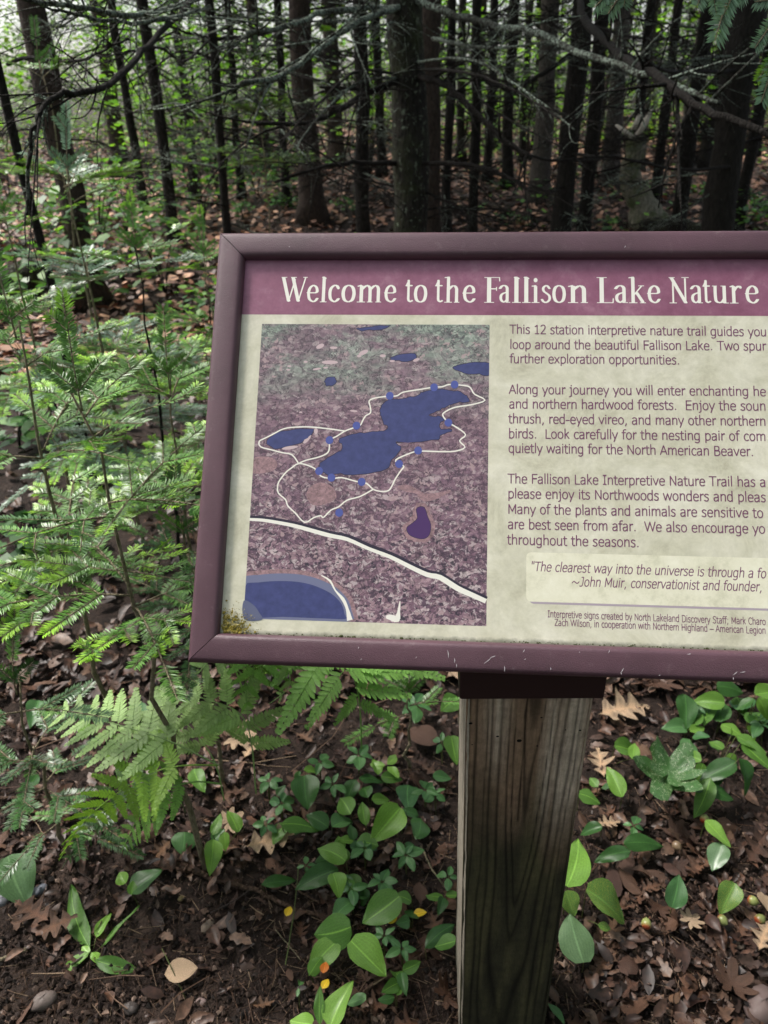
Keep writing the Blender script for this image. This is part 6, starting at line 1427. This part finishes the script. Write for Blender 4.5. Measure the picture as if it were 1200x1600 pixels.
for i, (kit, px, py, d, s_, lab) in enumerate([
 (0,20,120,6.5,1.3,'bright leafy shrub in the upper left corner'), (0,110,150,8,1.2,'bright shrub behind the dark leaning trunk'), (0,160,140,9.5,1.3,'leafy shrub between the two leftmost trunks'), (0,215,170,7,1.0,'shrub around the slim black trunk'), (0,290,120,10,1.3,'shrub far behind the thin stem left of the corner'), (0,30,330,3.6,.7,'leafy shrub low at the left edge'), (0,300,300,5,.7,'broadleaf shrub above the upper left frame corner'), (1,140,420,3.0,.9,'broad shaded leaves behind the pale silvery sapling'), (1,290,470,2.6,.9,'blue-green leaves beside the left rail of the sign'), (0,380,70,12,1.2,'far shrub above the letters Wel'), (0,440,120,11,.9,'far bright shrub above the letters co'), (0,1180,240,9,.8,'dim shrub at the right edge beyond the flared trunk'),
 (1,470,240,None,1.4,'small leafy sprout in the brown litter left of the mossy trunk'), (1,540,312,None,1.1,'small sprout in the litter just left of the mossy trunk'), (1,420,285,None,1.2,'sprout in the litter above the letters lco'), (1,442,330,None,1.2,'broad-leaved plant peeking over the top rail above Welcome'), (1,790,352,None,.9,'round-leaved plant peeking over the top rail right of the mossy trunk'), (1,822,352,None,.8,'pointed-leaved plant peeking over the top rail above the letter L'), (1,575,352,None,.8,'round leaf cluster peeking over the top rail above the'), (1,1120,300,None,1.3,'dim sprout near the base of the big flared trunk'), (1,1085,310,None,1.,'dim sprout left of the flared trunk base'), (1,780,300,None,1.1,'sprout between thin stems in the litter'), (1,380,340,None,1.1,'green leaves above the left end of the top rail'), (1,1180,335,None,1.2,'dim leafy sprout over the top rail at the right edge'), (1,950,345,None,.8,'low sprout in the litter left of the birch stump'),
 (1,70,880,None,1.0,'broad leaves lying low at the left edge beside the fir'), (1,20,920,None,1.1,'large dim leaves cut by the left edge'), (1,255,560,None,1.0,'round leaves behind the fir near the left rail'), (1,30,700,None,1.2,'shaded leaves under the left fir'), (1,160,760,None,1.0,'shaded leaves under the central fir')]):
    bush(SB if kit == 0 else SL, 'shrub' if kit == 0 else 'leafy_sprout', lab, 'shrub' if kit == 0 else 'woodland plant', px, py, d, s_, i)
rs = np.random.RandomState(12)
for i in range(20):
    bush(SY, 'broadleaf_sapling', 'tall bright broadleaf sapling in the sunlit distance', 'sapling', rs.uniform(-40, 640) if i % 3 else rs.uniform(640, 1240), 140, rs.uniform(12, 24), rs.uniform(.9, 1.5), i, 'bright broadleaf saplings in the distance')
# the far wood, one mass of bright leaves with gaps
n = 125000; rs = np.random.RandomState(31)
y = rs.uniform(17, 46, n); x = rs.uniform(-1, 1, n) * (y * .56 + 1.5); z = gz(x, y) + rs.rand(n) ** 1.0 * (2.4 + y * np.where(x < 0, .16, .11))
dn = vnoise(x * .9, z * 1.3 + y * .6, 41) * .6 + vnoise(x * 2.6, z * 3 + y, 42) * .4; keep = dn > .37 + .15 * (x > -1) * (z > 1.6); x, y, z = x[keep], y[keep], z[keep]; n = len(x)
a = rs.uniform(0, 2 * PI, n); el = rs.uniform(-.7, .5, n); d = np.c_[np.cos(a) * np.cos(el), np.sin(a) * np.cos(el), np.sin(el)]; s_ = np.c_[-np.sin(a), np.cos(a), rs.uniform(-.6, .6, n)]
l = rs.uniform(.07, .15, n)[:, None]; w = l * .36; c = np.c_[x, y, z]
V = np.stack([c, c + d * l * .5 + s_ * w, c + d * l, c + d * l * .5 - s_ * w], 1).reshape(-1, 3)
cc = np.array([(.12, .22, .022), (.19, .30, .03), (.07, .15, .025), (.25, .36, .045)])[rs.randint(4, size=n)] * rs.uniform(.35, 1.15, (n, 1)) * np.where(x < 0, .68, .95)[:, None]  # left half darkened in its leaf colour to dim the sky-lit corner
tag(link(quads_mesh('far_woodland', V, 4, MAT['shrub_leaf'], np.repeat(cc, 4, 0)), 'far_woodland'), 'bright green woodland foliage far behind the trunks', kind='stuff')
# low green cover on the far floor
n = 9000; y = 6 + 26 * rs.rand(n) ** .8; x = rs.uniform(-1, 1, n) * (y * .58 + .8); k = (vnoise(x * .8, y * .5, 51) > .52 + .16 * (x > -.2 * y) - .0 ) ; x, y = x[k], y[k]; n = len(x); z = gz(x, y) + rs.uniform(.03, .35, n)
a = rs.uniform(0, 2 * PI, n); el = rs.uniform(-.5, .4, n); d = np.c_[np.cos(a) * np.cos(el), np.sin(a) * np.cos(el), np.sin(el)]; s_ = np.c_[-np.sin(a), np.cos(a), rs.uniform(-.4, .4, n)]; l = rs.uniform(.06, .11, n)[:, None]; w = l * .36; c = np.c_[x, y, z]
V = np.stack([c, c + d * l * .5 + s_ * w, c + d * l, c + d * l * .5 - s_ * w], 1).reshape(-1, 3); cc = np.array(GC)[rs.randint(4, size=n)] * rs.uniform(.7, 1.2, (n, 1))
tag(link(quads_mesh('forest_ground_cover', V, 4, MAT['shrub_leaf'], np.repeat(cc, 4, 0)), 'forest_ground_cover'), 'low green herbs covering parts of the forest floor', kind='stuff')

# the wood around and behind the trail, unseen, added to shade what stands in front
n = 11000; rs = np.random.RandomState(91); a = rs.uniform(math.radians(28), math.radians(332), n); rr = rs.uniform(3.2, 8.5, n); x = rr * np.sin(a); y = .2 + rr * np.cos(a)
k = (np.abs(x) > .62 * np.clip(y, 0, 50) + 1.5) | (y < -1.6); k &= ~((x < -1.0) & (y > 1.0) & (rr < 5)); x, y = x[k], y[k]; n = len(x); z = gz(x, y) + rs.rand(n) * (5.5 + 1.5 * (y < 0))
a = rs.uniform(0, 2 * PI, n); el = rs.uniform(-.7, .3, n); d = np.c_[np.cos(a) * np.cos(el), np.sin(a) * np.cos(el), np.sin(el)]; s_ = np.c_[-np.sin(a), np.cos(a), rs.uniform(-.6, .6, n)]; l = rs.uniform(.2, .42, n)[:, None]; w = l * .34; c = np.c_[x, y, z]
V = np.stack([c, c + d * l * .5 + s_ * w, c + d * l, c + d * l * .5 - s_ * w], 1).reshape(-1, 3); cc = np.array(GC)[rs.randint(4, size=n)] * rs.uniform(.5, .9, (n, 1))
tag(link(quads_mesh('surrounding_woodland', V, 4, MAT['shrub_leaf'], np.repeat(cc, 4, 0)), 'surrounding_woodland'), 'unseen green foliage around the trail, added to shade the scene', kind='stuff')
